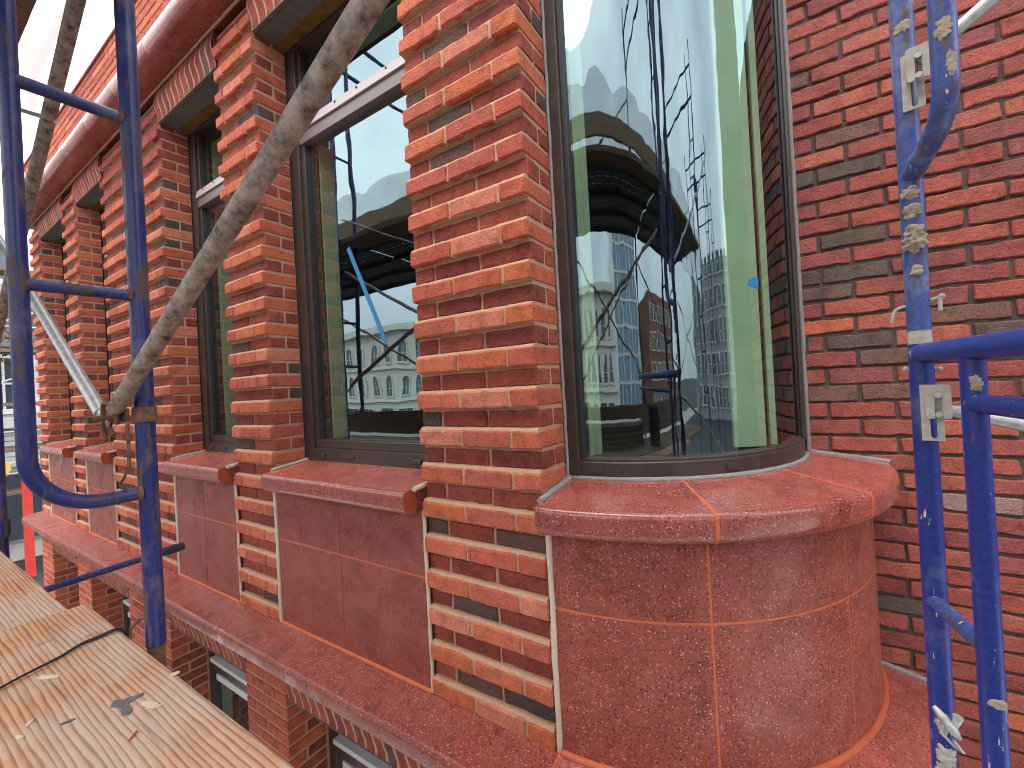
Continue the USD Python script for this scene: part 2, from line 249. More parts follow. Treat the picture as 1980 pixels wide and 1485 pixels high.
def bx(x0, x1, y0, y1, z0, z1):
    m = trimesh.creation.box([x1-x0, y1-y0, z1-z0]); m.apply_translation([(x0+x1)/2, (y0+y1)/2, (z0+z1)/2]); return m
def rbx(x0, x1, y0, y1, z0, z1, c=0.003):               # box with chamfered edges
    v = []
    for ax in range(3):
        for s in np.ndindex(2, 2, 2):
            lo, hi = np.array([x0, y0, z0]), np.array([x1, y1, z1])
            p = np.where(np.array(s) == 1, hi, lo).astype(float); sgn = np.where(np.array(s) == 1, -1, 1)
            for a in range(3):
                if a != ax: p[a] += sgn[a]*c
            v.append(p)
    return trimesh.convex.convex_hull(np.array(v))
def grid(P):                                             # P (a, b, 3) -> quads
    a, b = P.shape[:2]; i, j = np.meshgrid(np.arange(a-1), np.arange(b-1), indexing="ij")
    k = lambda x, y: x*b + y
    return P.reshape(-1, 3), np.stack([k(i, j), k(i+1, j), k(i+1, j+1), k(i, j+1)], -1).reshape(-1, 4)
def tube(pts, r, sides=18, cap=True, wob=0.0, seed=0):
    p = np.asarray(pts, float); t = np.gradient(p, axis=0); t /= np.linalg.norm(t, axis=1, keepdims=True)
    ref = np.array([0, 0, 1.0]) if abs(t[0][2]) < 0.9 else np.array([1.0, 0, 0])
    a = np.cross(t[0], ref); a /= np.linalg.norm(a); A = []
    for i in range(len(p)):
        a = a - t[i]*(a @ t[i]); a /= np.linalg.norm(a); A.append(a)
    A = np.array(A); B = np.cross(t, A); ang = np.arange(sides)*2*np.pi/sides
    rr = np.broadcast_to(r, (len(p),)).astype(float)[:, None] * np.ones((1, sides))
    if wob: rr = rr*(1 + wob*(noise(np.stack([np.repeat(np.arange(len(p))[:, None]*0.7, sides, 1), np.repeat(ang[None], len(p), 0), np.full((len(p), sides), seed*3.1)], -1), seed)-0.5))
    v = p[:, None] + rr[..., None]*(np.cos(ang)[None, :, None]*A[:, None] + np.sin(ang)[None, :, None]*B[:, None])
    n = len(p); i, j = np.meshgrid(np.arange(n-1), np.arange(sides), indexing="ij"); j2 = (j+1) % sides
    q = np.stack([i*sides+j, i*sides+j2, (i+1)*sides+j2, (i+1)*sides+j], -1).reshape(-1, 4)
    V, F = v.reshape(-1, 3), np.vstack([q[:, [0, 1, 2]], q[:, [0, 2, 3]]])
    if cap:
        c0, c1 = len(V), len(V)+1; V = np.vstack([V, p[:1], p[-1:]]); k = np.arange(sides); k2 = (k+1) % sides
        F = np.vstack([F, np.stack([np.full(sides, c0), k2, k], 1), np.stack([np.full(sides, c1), (n-1)*sides+k, (n-1)*sides+k2], 1)])
    return V, F
def line(a, b, n=2): return np.linspace(a, b, n)
def fillet(pts, r, n=10):                                # rounded polyline
    pts = [np.asarray(p, float) for p in pts]; out = [pts[0]]
    for a, b, c in zip(pts[:-2], pts[1:-1], pts[2:]):
        u, v = (a-b)/np.linalg.norm(a-b), (c-b)/np.linalg.norm(c-b); th = math.acos(np.clip(u @ v, -1, 1)); d = r/math.tan(th/2)
        p0, p1 = b+u*d, b+v*d; ctr = b + (u+v)/np.linalg.norm(u+v)*r/math.sin(th/2)
        for s in np.linspace(0, 1, n):
            w = p0*(1-s)+p1*s - ctr; out.append(ctr + w/np.linalg.norm(w)*r)
    out.append(pts[-1]); return np.array(out)
def extrude_x(profile, x0, x1, nx=2, close=True):        # profile (n,2) of (y,z), closed loop, swept along x
    pr = np.asarray(profile, float); xs = np.linspace(x0, x1, nx); n = len(pr)
    V = np.array([[x, y, z] for x in xs for y, z in pr]); i, j = np.meshgrid(np.arange(nx-1), np.arange(n), indexing="ij"); j2 = (j+1) % n
    F = np.stack([i*n+j, (i+1)*n+j, (i+1)*n+j2, i*n+j2], -1).reshape(-1, 4); F = np.vstack([F[:, [0, 1, 2]], F[:, [0, 2, 3]]])
    T = trimesh.creation.triangulate_polygon(Polygon(pr), engine="earcut")
    tv, tf = T; idx = np.array([int(np.argmin(((pr - t)**2).sum(1))) for t in tv]); tf = idx[tf]
    F = np.vstack([F, tf, tf[:, ::-1] + (nx-1)*n])
    m = trimesh.Trimesh(V, F, process=False); m.fix_normals(); return m
BC = np.array([0.010, 0.900])                            # plan centre of the quarter-round bay
def arc_sweep(profile, a0, a1, na=24, tail=0.0, head=0.0):
    """profile: closed loop of (radius, z). Swept about BC from angle a0 to a1 (degrees, 0 = towards the street, 90 = along +x); head/tail: straight lengths before/after."""
    pr = np.asarray(profile, float); n = len(pr); st = []
    if head: st.append((a0, -head))
    st += [(a, 0.0) for a in np.linspace(a0, a1, na)]
    if tail: st.append((a1, tail))
    V = []
    for a, s in st:
        t = math.radians(a); e, tg = np.array([math.sin(t), -math.cos(t)]), np.array([math.cos(t), math.sin(t)])
        for r, z in pr: V.append([*(BC + e*r + tg*s), z])
    V = np.array(V); m = len(st); i, j = np.meshgrid(np.arange(m-1), np.arange(n), indexing="ij"); j2 = (j+1) % n
    F = np.stack([i*n+j, (i+1)*n+j, (i+1)*n+j2, i*n+j2], -1).reshape(-1, 4); F = np.vstack([F[:, [0, 1, 2]], F[:, [0, 2, 3]]])
    tv, tf = trimesh.creation.triangulate_polygon(Polygon(pr), engine="earcut"); idx = np.array([int(np.argmin(((pr - t)**2).sum(1))) for t in tv]); tf = idx[tf]
    F = np.vstack([F, tf, tf[:, ::-1] + (m-1)*n])
    t = trimesh.Trimesh(V, F, process=False); t.fix_normals(); return t

def brick(x0, x1, y0, y1, z0, z1, seed, c=0.005, amp=0.0022, nx=4, axis="y"):
    """One brick as a closed, slightly worn block; axis y: face towards -y (length along x); axis x: face towards +x (length along y)."""
    L, D, H = (x1-x0, y1-y0, z1-z0)
    if axis == "x": L, D = D, L
    def st(l, n): return np.unique(np.r_[0, c, np.linspace(c, l-c, n), l-c, l])
    X, Y, Zs = st(L, nx if L > 0.12 else 2), st(D, 2), st(H, 2)
    G = np.stack(np.meshgrid(X, Y, Zs, indexing="ij"), -1); a, b, d = G.shape[:3]
    idx = -np.ones((a, b, d), int); V = []; F = []
    def vid(i, j, k):
        if idx[i, j, k] < 0:
            p = G[i, j, k].copy(); e = [i in (0, a-1), j in (0, b-1), k in (0, d-1)]
            if sum(e) > 1:
                for ax, (q, n) in enumerate(((i, a), (j, b), (k, d))):
                    if e[ax]: p[ax] += (0.55 if sum(e) == 2 else 0.75)*c*(1 if q == 0 else -1)
            idx[i, j, k] = len(V); V.append(p)
        return idx[i, j, k]
    for (u, v, w, n) in ((0, 1, 2, (a, b, d)), (0, 2, 1, (a, b, d)), (1, 2, 0, (a, b, d))):
        for end in (0, n[w]-1):
            if w == 1 and end: continue                   # the hidden back stays open
            for i in range(n[u]-1):
                for j in range(n[v]-1):
                    qd = []
                    for di, dj in ((0, 0), (1, 0), (1, 1), (0, 1)):
                        t = [0, 0, 0]; t[u], t[v], t[w] = i+di, j+dj, end; qd.append(vid(*t))
                    nrm = (w == 1) ^ (end > 0)            # orientation
                    F.append(qd if nrm else qd[::-1])
    V = np.array(V)
    q = V*55 + seed*7.31
    V = V + amp*2*(np.stack([noise(q, 1), noise(q, 2), noise(q, 3)], -1) - 0.5)*np.array([1.0, 0.55, 1.0])
    q2 = V*17 + seed*3.7; V[:, 2] += amp*1.6*(noise(q2, 4)-0.5)
    if axis == "x": V = np.stack([-V[:, 1] + x1, V[:, 0] + y0, V[:, 2] + z0], -1)
    else: V = V + [x0, y0, z0]
    F = np.array(F)
    return V, np.vstack([F[:, [0, 1, 2]], F[:, [0, 2, 3]]])

P = 0.1355; H = P/2; BH = 0.0570                          # course pair, course, brick height
REC = 0.024                                               # every other course lies this far back
DEPTH = 0.186                                             # pier side, to the window frame

# ------------------------------------------------------------------ ground, street
def sheet(x0, x1, y0, y1, z): return np.array([[x0, y0, z], [x1, y0, z], [x1, y1, z], [x0, y1, z]], float), np.array([[0, 1, 2, 3]])
solo("ground", None, None, sheet(-600, 600, -600, 600, -Z0), "asphalt", False, kind="structure")
solo("pavement", None, None, [bx(-9, 12, -3.2, 3, -Z0+0.004, -Z0+0.13)], "concrete_pale", False, kind="structure")
solo("pavement", None, None, [bx(-80, 60, -36, -27, -Z0+0.004, -Z0+0.13)], "concrete_pale", False, kind="structure")

# ------------------------------------------------------------------ brick piers
PIERS = [  # x left, x right, label
    (-0.523, 0.0, "wide near brick pier between the curved bay window and the window with blue tape"),
    (-2.005, -1.593, "narrow brick pier crossed by the thick grey diagonal tube, left of the taped window"),
    (-4.085, -2.855, "widest brick pier, standing behind the blue scaffold leg with the rusty lug"),
    (-5.285, -4.860, "narrow brick pier seen between the two blue scaffold tubes, next left of the widest pier"),
    (-6.690, -6.255, "farthest brick pier at the left end of the building"),
]
ZTOP, ZBOT = 0.925, -2.357
rng = np.random.default_rng(11)
DARK_P1 = {(-0.5, 1): "brick_dark_2", (1.5, 1): "brick_dark_0", (2.5, 1): "brick_dark_2", (6.5, 1): "brick_maroon_3", (9.5, 2): "brick_dark_1", (12.5, 0): "brick_dark_2", (12.5, 2): "brick_dark_0",
           (14.5, 1): "brick_dark_0", (15.5, 0): "brick_maroon_1", (16.5, 0): "brick_dark_1", (16.5, 1): "brick_dark_2", (0.5, 2): "brick_dark_2"}
def build_pier(x0, x1, label, near):
    t = thing("brick_pier", label, "pier", ((x0+x1)/2, 0.1, ZBOT), "brick piers of the facade")
    W = x1-x0; seed = int(1000 + 977*abs(x0)); bricks = []
    k = -7.0
    while True:
        k += 0.5
        zt = -k*P; zb = zt - BH
        if zb < ZBOT - 0.01: break
        if zb > ZTOP - 0.02: continue
        zt = min(zt, ZTOP)
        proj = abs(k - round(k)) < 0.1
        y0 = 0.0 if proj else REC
        below = zt < -1.60                                # beside the terracotta panels
        inset = 0.0
        first = 0.105 if proj else 0.2095
        cuts = [x1]; s = x1 - first
        while s > x0 + 0.045: cuts.append(s); s -= 0.2115
        cuts.append(x0); j = 0.0045
        for n, (b, a) in enumerate(zip(cuts[:-1], cuts[1:])):
            xl, xr = a + (j if a > x0 + 1e-6 else 0), b - (j if b < x1 - 1e-6 else 0)
            isr, isl = n == 0, n == len(cuts)-2
            d = 0.1
            if isr or isl: d = DEPTH if proj else 0.105 - y0 + 0.004
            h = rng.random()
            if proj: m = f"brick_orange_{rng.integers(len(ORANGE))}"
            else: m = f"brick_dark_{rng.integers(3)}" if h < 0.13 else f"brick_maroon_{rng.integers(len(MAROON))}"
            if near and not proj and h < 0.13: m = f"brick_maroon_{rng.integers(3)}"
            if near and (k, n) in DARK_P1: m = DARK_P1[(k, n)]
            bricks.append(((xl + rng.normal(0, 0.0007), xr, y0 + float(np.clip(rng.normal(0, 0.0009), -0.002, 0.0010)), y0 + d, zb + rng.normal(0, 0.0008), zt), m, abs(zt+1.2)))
        if not proj:
            for (sx0, sx1) in ((x1-0.1, x1), (x0, x0+0.1)):
                m = f"brick_dark_{rng.integers(3)}" if rng.random() < 0.15 else f"brick_maroon_{rng.integers(len(MAROON))}"
                bricks.append(((sx0, sx1, 0.116, DEPTH, zb, zt), m, abs(zt+1.2) + (0.8 if sx0 == x0 else 0)))
    order = sorted(range(len(bricks)), key=lambda i: bricks[i][2]); keep = set(order[:298]); rest = []
    for i, (b, m, _) in enumerate(bricks):
        if W > 1 or x0 < -4.5: g = brick(*b, seed+i, nx=2)
        else: g = brick(*b, seed+i, nx=6, amp=0.0030)
        if i in keep: part(t, "brick", g, m, 40)
        else: rest.append(g)
    if rest: part(t, "upper_bricks", cat(rest), "brick_maroon_0", 40, kind="stuff")
    # mortar: one rough skin round the pier, set back 5 mm from each course, with a bed on top of every projecting course
    prof = []
    k = -7.0
    while k < 17.9:
        k += 0.5; zt = -k*P
        if zt < ZBOT: break
        if zt - BH > ZTOP: continue
        f = 0.0062 if abs(k-round(k)) < 0.1 else REC + 0.0060
        top = 0.0115 if abs(k-round(k)) < 0.1 else REC + 0.003
        prof += [(top, zt + H - BH - 0.002), (top - 0.004 if abs(k-round(k)) < 0.1 else top, zt + 0.0015), (f, zt - 0.002), (f, zt - BH + 0.001)]
    prof = [(f, max(ZBOT, min(z, ZTOP))) for f, z in prof] + [(0.012, ZBOT)]
    step = 0.02 if near else (0.05 if W < 1 else 0.09)
    plan = [(x0+0.004, DEPTH, -1, 0)] + [(x0+0.004, y, -1, 0) for y in (0.12, 0.06)] + [(x0+0.004, None, -1, -1)] + [(x, None, 0, -1) for x in np.arange(x0+0.02, x1-0.012, step)] + [(x1-0.004, None, 1, -1)] + [(x1-0.004, y, 1, 0) for y in np.linspace(0.045, DEPTH, 7 if near else 3)]
    G = np.zeros((len(prof), len(plan), 3))
    for i, (f, z) in enumerate(prof):
        for j, (x, y, nx_, ny_) in enumerate(plan): G[i, j] = (x, f if y is None else y, z)
    nz = fbm(G*np.array([70, 70, 70]), 3, 5) - 0.5
    nrm = np.array([[a, b] for _, _, a, b in plan], float); nrm /= np.maximum(1, np.linalg.norm(nrm, axis=1, keepdims=True))
    G[..., 0] += nz*nrm[None, :, 0]*0.004; G[..., 1] += nz*nrm[None, :, 1]*0.006; G[1:-1, :, 2] += (fbm(G[1:-1]*60, 2, 9)-0.5)*0.005
    part(t, "mortar", grid(G), "mortar_tan", 50)
    return t
for i, (a, b, l) in enumerate(PIERS): build_pier(a, b, l, i == 0)

# caulk beads that run down both sides of each pier beside the panels
OPEN = [(-1.593, -0.523), (-2.855, -2.005), (-4.860, -4.085), (-6.255, -5.285)]       # openings, near to far

# ------------------------------------------------------------------ recessed brick wall on the right
WY = 0.98
def build_wall():
    t = thing("brick_wall", "red brick wall with dark recessed mortar at the right, behind the blue scaffold frames", "wall", (1.1, WY+0.1, -2.9))
    x_l, x_r = 0.715, 1.955; z = 0.47; n = 0; r = np.random.default_rng(5)
    zc = -0.628 + 0.0677*17; row = 1                       # centre of a row; even rows below start at -0.628
    rows = []
    for i in range(-17, 36):
        rows.append((-0.628 - 0.06775*i, i % 2 == 0))
    fixed = {}
    for zc, even in rows:
        if zc > 0.52: continue
        xl = 0.715 if zc > -1.56 else 0.86
        cuts = [0.897 - 0.212*2 + 0.212*m for m in range(9)] if even else [0.795 - 0.212*2 + 0.212*m for m in range(9)]
        cuts = [c for c in cuts if xl + 0.03 < c < x_r - 0.03]; cuts = [xl] + cuts + [x_r]
        for a, b in zip(cuts[:-1], cuts[1:]):
            h = r.random()
            m = "brick_pink" if h < 0.025 else (f"brick_brown_{r.integers(3)}" if h < 0.125 else f"brick_red_{r.integers(len(WALLRED))}")
            if h > 0.985: m = "brick_orange_2"
            hh = 0.0272 + r.normal(0, 0.0009)
            g = brick(a + (0.0055 if a > xl else 0.002) + abs(r.normal(0, 0.0012)), b - 0.0055, WY + r.normal(0, 0.0018), WY + 0.09, zc - hh - abs(r.normal(0, 0.0012)), zc + hh, 5000+n, c=0.004, amp=0.0038, nx=9)
            part(t, "brick", g, m, 40); n += 1
    xs, zs = np.arange(0.70, 1.98, 0.022), np.arange(-3.08, 0.52, 0.0135)
    G = np.zeros((len(zs), len(xs), 3)); G[..., 0], G[..., 2] = np.meshgrid(xs, zs); G[..., 1] = WY + 0.010
    G[..., 1] += (fbm(G*[60, 1, 60], 3, 3)-0.5)*0.007
    part(t, "mortar", grid(G), "mortar_dark", 60)
    part(t, "backing", bx(0.72, 1.98, WY+0.03, WY+0.3, -6.0, 0.6), "backup_block", False)
build_wall()

# dark clad column beyond the right edge of the picture; the bay glass mirrors it
t = thing("clad_column", "tall dark metal clad column right of the picture, mirrored at the bay's right side", "column", (2.2, 0.7, -6))
for i in range(9): part(t, "cladding_panel", rbx(1.965, 2.50, 0.49, 1.0, -6.0+1.2*i+0.004, -4.8+1.2*i-0.004, 0.004), "frame_bronze", False)
part(t, "core", bx(1.985, 2.48, 0.51, 0.99, -6.0, 4.78), "gasket", False)

# ------------------------------------------------------------------ terracotta: panels, sills, ledge, bay drum
SILL_PROF = [(0.19, -1.552), (-0.050, -1.580), (-0.060, -1.584), (-0.066, -1.592), (-0.067, -1.604), (-0.065, -1.640), (-0.060, -1.655), (-0.049, -1.666), (-0.035, -1.670), (-0.018, -1.669), (-0.008, -1.674), (0.012, -1.676), (0.19, -1.676)]
SL = ["polished red terracotta sill under the window with blue tape", "red terracotta sill left of the pier crossed by the grey tube, partly behind the blue leg",
      "red terracotta sill with a brown end plate seen between the two blue tubes", "farthest red terracotta sill, at the left beside the bent blue tube"]
PL = ["dark red speckled panels below the sill under the blue taped window", "dark red speckled panels right of the blue scaffold leg, below the second sill",
      "pinkish red tiled panels between the two narrow far piers and the widest pier", "farthest red tiled panels beside the left end pier"]
def bead(x, y, z0, z1, r, seed):
    n = int((z1-z0)/0.03)+2; z = np.linspace(z0, z1, n); p = np.stack([np.full(n, x) + 0.003*(fbm(np.stack([z*30, z*0+seed, z*0], -1), 2)-0.5), np.full(n, y) + 0.003*(fbm(np.stack([z*24, z*0+seed+9, z*0], -1), 2)-0.5), z], -1)
    return tube(p, r, 7, wob=0.5, seed=seed)
for i, (a, b) in enumerate(OPEN):
    t = thing("window_sill", SL[i], "sill", ((a+b)/2, 0.06, -1.676), "straight terracotta sills")
    part(t, "sill_block", extrude_x(SILL_PROF, a+0.022, b-0.030, 2), "terracotta_sill", 40)
    pr = np.array(SILL_PROF)*[1, 1]; pr = [(y*1.0 - (0.001 if y < 0 else 0), z) for y, z in SILL_PROF if y < 0.05] + [(-0.005, -1.575)]
    part(t, "end_plate", extrude_x([(-0.004, -1.578), *[(y-0.001, z) for y, z in SILL_PROF[1:10]], (-0.004, -1.67)], b-0.030, b-0.026), "end_plate", 40, label="plain rust brown plate on the end of the sill")
    part(t, "caulk", cat([tube(np.array([[a+0.012, y, -1.552-(0.19-y)*0.117+0.004] for y in np.linspace(0.19, -0.01, 9)]), 0.008, 7, wob=0.5, seed=i), tube(np.array([[b-0.010, y, -1.552-(0.19-y)*0.117+0.002] for y in np.linspace(0.19, -0.03, 9)]), 0.010, 7, wob=0.5, seed=i+5)]), "caulk_white", 60)
    t = thing("spandrel_panels", PL[i], "panel", ((a+b)/2, 0.02, ZBOT), "terracotta panels below the sills")
    xm = (a+b)/2
    for (u, v) in ((a+0.020, xm-0.0025), (xm+0.0025, b-0.008)):
        for (z0, z1) in ((ZBOT+0.004, -1.928), (-1.921, -1.668)):
            part(t, "panel", rbx(u, v, 0.008, 0.05, z0, z1, 0.0025), "terracotta_panel", 30)
    part(t, "joint", cat([bx(a+0.02, b-0.008, 0.0105, 0.05, -1.9285, -1.9205), bx(xm-0.003, xm+0.003, 0.0115, 0.05, ZBOT, -1.67)]), "sealant_orange", False)
    part(t, "bed_joint", tube(np.array([[x, 0.006, ZBOT+0.002] for x in np.linspace(a+0.015, b-0.005, 14)]), 0.009, 8, wob=0.3, seed=i), "sealant_orange", 60)
    part(t, "caulk_bead", bead(a+0.011, 0.006, ZBOT, -1.665, 0.0095, i+1), "caulk_white", 60)
    part(t, "caulk_bead", bead(b-0.003, 0.010, ZBOT, -1.665, 0.0075, i+7), "caulk_white", 60)

# ledge: sloping top, rounded lip; straight along the facade, round the bay, then along the right wall
LEDGE = [(0.05, -2.3475), (-0.150, -2.3900), (-0.160, -2.3930), (-0.166, -2.400), (-0.168, -2.410), (-0.167, -2.452), (-0.160, -2.462), (-0.150, -2.466), (-0.140, -2.468), (-0.120, -2.492), (-0.085, -2.512), (-0.05, -2.520), (0.05, -2.520)]
t = thing("terracotta_ledge", "long red speckled ledge running along the foot of the panels and round the bay", "ledge", (-3, 0, -2.52))
js = [0.0, -0.629, -1.255, -1.897, -2.505, -3.10, -3.703, -4.33, -4.96, -5.609, -6.22, -6.62]
for k, (b, a) in enumerate(zip(js[:-1], js[1:])):
    part(t, "ledge_block", extrude_x(LEDGE, a+0.002, b-(0.002 if k else -0.010), 2), "terracotta_ledge", 40)
part(t, "joint", cat([extrude_x([(y+0.002*np.sign(0.05-y)*0+0.0015, z-0.0008) for y, z in LEDGE], a-0.003, a+0.003, 2) for a in js[1:-1]]), "sealant_orange", 40)
# rounded far end of the ledge
def end_round(prof, xe, n=10):
    out = []
    for a in np.linspace(0, 90, n):
        c, s = math.cos(math.radians(a)), math.sin(math.radians(a)); out.append([[xe - (0.05-y)*s*1.0, 0.05-(0.05-y)*c, z] for y, z in prof])
    return grid(np.array(out).transpose(1, 0, 2))
part(t, "ledge_block", end_round(LEDGE, -6.622), "terracotta_ledge", 40, label="rounded far left end block of the ledge")
RL = [(0.9 - y, z) for y, z in LEDGE]                       # as radius about the bay centre
RLc = [(r-0.006 if r > 0.9 else 0.86, z) for r, z in RL]
for (a0, a1) in ((0.4, 29.8), (30.2, 60.8), (61.2, 90)):
    part(t, "ledge_block", arc_sweep(RLc, a0, a1, 14, tail=(0.078 if a1 == 90 else 0.0)), "terracotta_right", 40)
part(t, "joint", cat([arc_sweep([(r-0.0018, z-0.0008) for r, z in RLc], a-0.25, a+0.25, 2) for a in (30, 61)] + [extrude_x([(y+0.0016, z-0.0008) for y, z in LEDGE], 0.006, 0.016)]), "sealant_orange", 40)
XR = BC[0] + 0.894
# bed joint between drum and ledge
ang = np.linspace(1, 90, 40); part(t, "bed_joint", tube(np.array([[*(BC + 0.898*np.array([math.sin(math.radians(a)), -math.cos(math.radians(a))])), -2.353] for a in ang] + [[XR+0.004, WY, -2.353]]), 0.0105, 8, wob=0.3, seed=3), "sealant_orange", 60)
part(t, "caulk", tube(np.array([[x, WY-0.004, -2.3475-(x-0.86)*0.2125+0.004] for x in np.linspace(XR, 1.066, 12)]), 0.011, 8, wob=0.4, seed=4), "caulk_grey", 60)

RD, RS = 0.892, 0.966
t = thing("bay_drum", "round speckled red terracotta base under the curved window", "bay base", (0.45, 0.45, ZBOT), None)
tiers = ((ZBOT+0.003, -1.9085), (-1.9015, -1.664))
for (a0, a1) in ((0.9, 29.75), (30.25, 60.75), (61.25, 90)):
    for z0, z1 in tiers:
        part(t, "panel", arc_sweep([(RD, z0+0.002), (RD, z1-0.002), (RD-0.002, z1), (RD-0.06, z1), (RD-0.06, z0), (RD-0.002, z0)], a0, a1, 20, tail=(0.075 if a1 == 90 else 0)), "terracotta_bay", 30)
part(t, "joint", cat([arc_sweep([(RD-0.0005, -1.9088), (RD-0.0005, -1.9012), (RD-0.05, -1.9012), (RD-0.05, -1.9088)], 0.9, 90, 50, tail=0.075)] + [arc_sweep([(RD-0.001, ZBOT), (RD-0.001, -1.664), (RD-0.05, -1.664), (RD-0.05, ZBOT)], a-0.26, a+0.26, 3) for a in (30, 61)]), "sealant_orange", 30)
part(t, "caulk_bead", bead(0.014, 0.0095, ZBOT, -1.664, 0.010, 31), "caulk_white", 60)
BS = [(0.69, -1.5375), (RS-0.016, -1.5715), (RS-0.006, -1.5755), (RS, -1.5835), (RS+0.001, -1.594), (RS-0.001, -1.632), (RS-0.006, -1.647), (RS-0.017, -1.658), (RS-0.033, -1.662), (RS-0.050, -1.661), (RS-0.060, -1.666), (0.89, -1.668), (0.69, -1.668)]
t = thing("bay_sill", "wide curved terracotta sill with bullnose edge on the round bay", "sill", (0.45, 0.45, -1.668))
for (a0, a1) in ((0.9, 29.8), (30.2, 60.8), (61.2, 90)):
    part(t, "sill_block", arc_sweep(BS, a0, a1, 22, tail=(0.075 if a1 == 90 else 0)), "terracotta_sill", 40)
part(t, "joint", cat([arc_sweep([(r+0.0012, z+(0.0006 if z > -1.6 else -0.0006)) for r, z in BS], a-0.33, a+0.33, 3) for a in (30, 61)]), "sealant_orange", 40)
part(t, "end_block", extrude_x([(y, z) for y, z in [(0.9-r, z) for r, z in BS] if True], 0.012, 0.024), "terracotta_sill", 40)
part(t, "caulk", cat([tube(np.array([[0.010, y, -1.536-(0.21-y)*0.123] for y in np.linspace(0.20, -0.03, 10)]), 0.010, 8, wob=0.4, seed=2),
                      tube(np.array([[*(BC + 0.706*np.array([math.sin(math.radians(a)), -math.cos(math.radians(a))])), -1.538] for a in np.linspace(1, 90, 40)]), 0.009, 7, wob=0.3, seed=6),
                      tube(np.array([[x, WY-0.003, -1.5375-(x-0.7)*0.123] for x in np.linspace(0.72, 0.975, 8)]), 0.009, 7, wob=0.4, seed=8)]), "caulk_grey", 60)

# ------------------------------------------------------------------ windows
GY = 0.232
def straight_window(i, a, b, label, detail):
    t = thing("window", label, "window", ((a+b)/2, 0.22, -1.56), "flat windows of the facade")
    x0, x1, zb, zt = a+0.014, b-0.012, -1.556, 0.745
    part(t, "caulk", cat([bx(a+0.001, x0+0.002, 0.196, 0.24, zb, zt), bx(x1-0.002, b-0.001, 0.196, 0.24, zb, zt)]), "gasket", False)
    for (u, v) in ((x0, x0+0.062), (x1-0.062, x1)):
        part(t, "frame_jamb", [rbx(u, v, 0.190, 0.30, zb, zt, 0.002)], "frame_bronze", 30)
    part(t, "frame_jamb", [rbx(x0+0.062, x0+0.090, 0.206, 0.28, zb+0.07, zt-0.05, 0.002)], "frame_bronze", 30)
    part(t, "frame_jamb", [rbx(x1-0.090, x1-0.062, 0.206, 0.28, zb+0.07, zt-0.05, 0.002)], "frame_bronze", 30)
    part(t, "frame_head", rbx(x0+0.062, x1-0.062, 0.190, 0.30, zt-0.06, zt, 0.002), "frame_bronze", 30)
    part(t, "frame_rail", rbx(x0+0.062, x1-0.062, 0.190, 0.30, zb, zb+0.071, 0.002), "frame_bronze", 30)
    part(t, "frame_rail", rbx(x0+0.090, x1-0.090, 0.204, 0.29, zb+0.071, zb+0.115, 0.003), "frame_bronze", 30)
    for s in (0.22, 0.58, 0.93):
        xx = x0 + s*(x1-x0)*0.62 if s < 0.9 else x1-0.2
        part(t, "weep_cover", rbx(xx-0.028, xx+0.028, 0.182, 0.1905, zb+0.026, zb+0.044, 0.002), "frame_bronze", 30)
    part(t, "transom", [rbx(x0+0.062, x1-0.062, 0.196, 0.29, 0.170, 0.232, 0.002)], "frame_metal_dark", 30)
    part(t, "transom_cap", extrude_x([(0.29, 0.288), (0.196, 0.288), (0.193, 0.284), (0.192, 0.262), (0.186, 0.258), (0.185, 0.2335), (0.29, 0.2335)], x0+0.062, x1-0.062), "frame_metal", 30, label="light metal strip with screw holes on the transom")
    part(t, "screw", cat([trimesh.creation.icosphere(1, 0.006).apply_translation([x0+0.1+s*(x1-x0-0.2), 0.193, 0.273]) for s in (0.1, 0.35, 0.55, 0.8)]), "gasket", 60)
    xs, zs = np.linspace(x0+0.090, x1-0.090, 12), None
    for nm, z0, z1 in (("pane", zb+0.115, 0.172), ("pane", 0.286, zt-0.06)):
        zz = np.linspace(z0, z1, 12); G = np.zeros((12, 12, 3)); G[..., 0], G[..., 2] = np.meshgrid(xs, zz); G[..., 1] = GY
        part(t, nm, (grid(G)[0], grid(G)[1][:, ::-1]), "pane_flat", True)
    part(t, "gasket", cat([bx(x0+0.088, x0+0.098, 0.222, 0.236, zb+0.11, zt-0.06), bx(x1-0.098, x1-0.088, 0.222, 0.236, zb+0.11, zt-0.06), bx(x0+0.09, x1-0.09, 0.222, 0.236, zb+0.108, zb+0.118)]), "gasket", False)
    part(t, "sheathing_strip", cat([bx(x0+0.100, x0+0.112, 0.285, 0.372, zb+0.11, zt-0.075), bx(x0+0.100, x1-0.1, 0.30, 0.38, zt-0.09, zt-0.077)]), "sheathing_green", False, label="pale green board edge inside the glass")
    part(t, "sheathing_strip", bx(x1-0.112, x1-0.100, 0.285, 0.372, zb+0.11, zt-0.075), "sheathing_green", False)
    return t
WL = ["flat window with a strip of blue tape across its glass", "dark window between the widest pier and the pier crossed by the grey tube",
      "narrow window mostly hidden left of the widest pier", "farthest window, hidden between the two narrow piers at the left"]
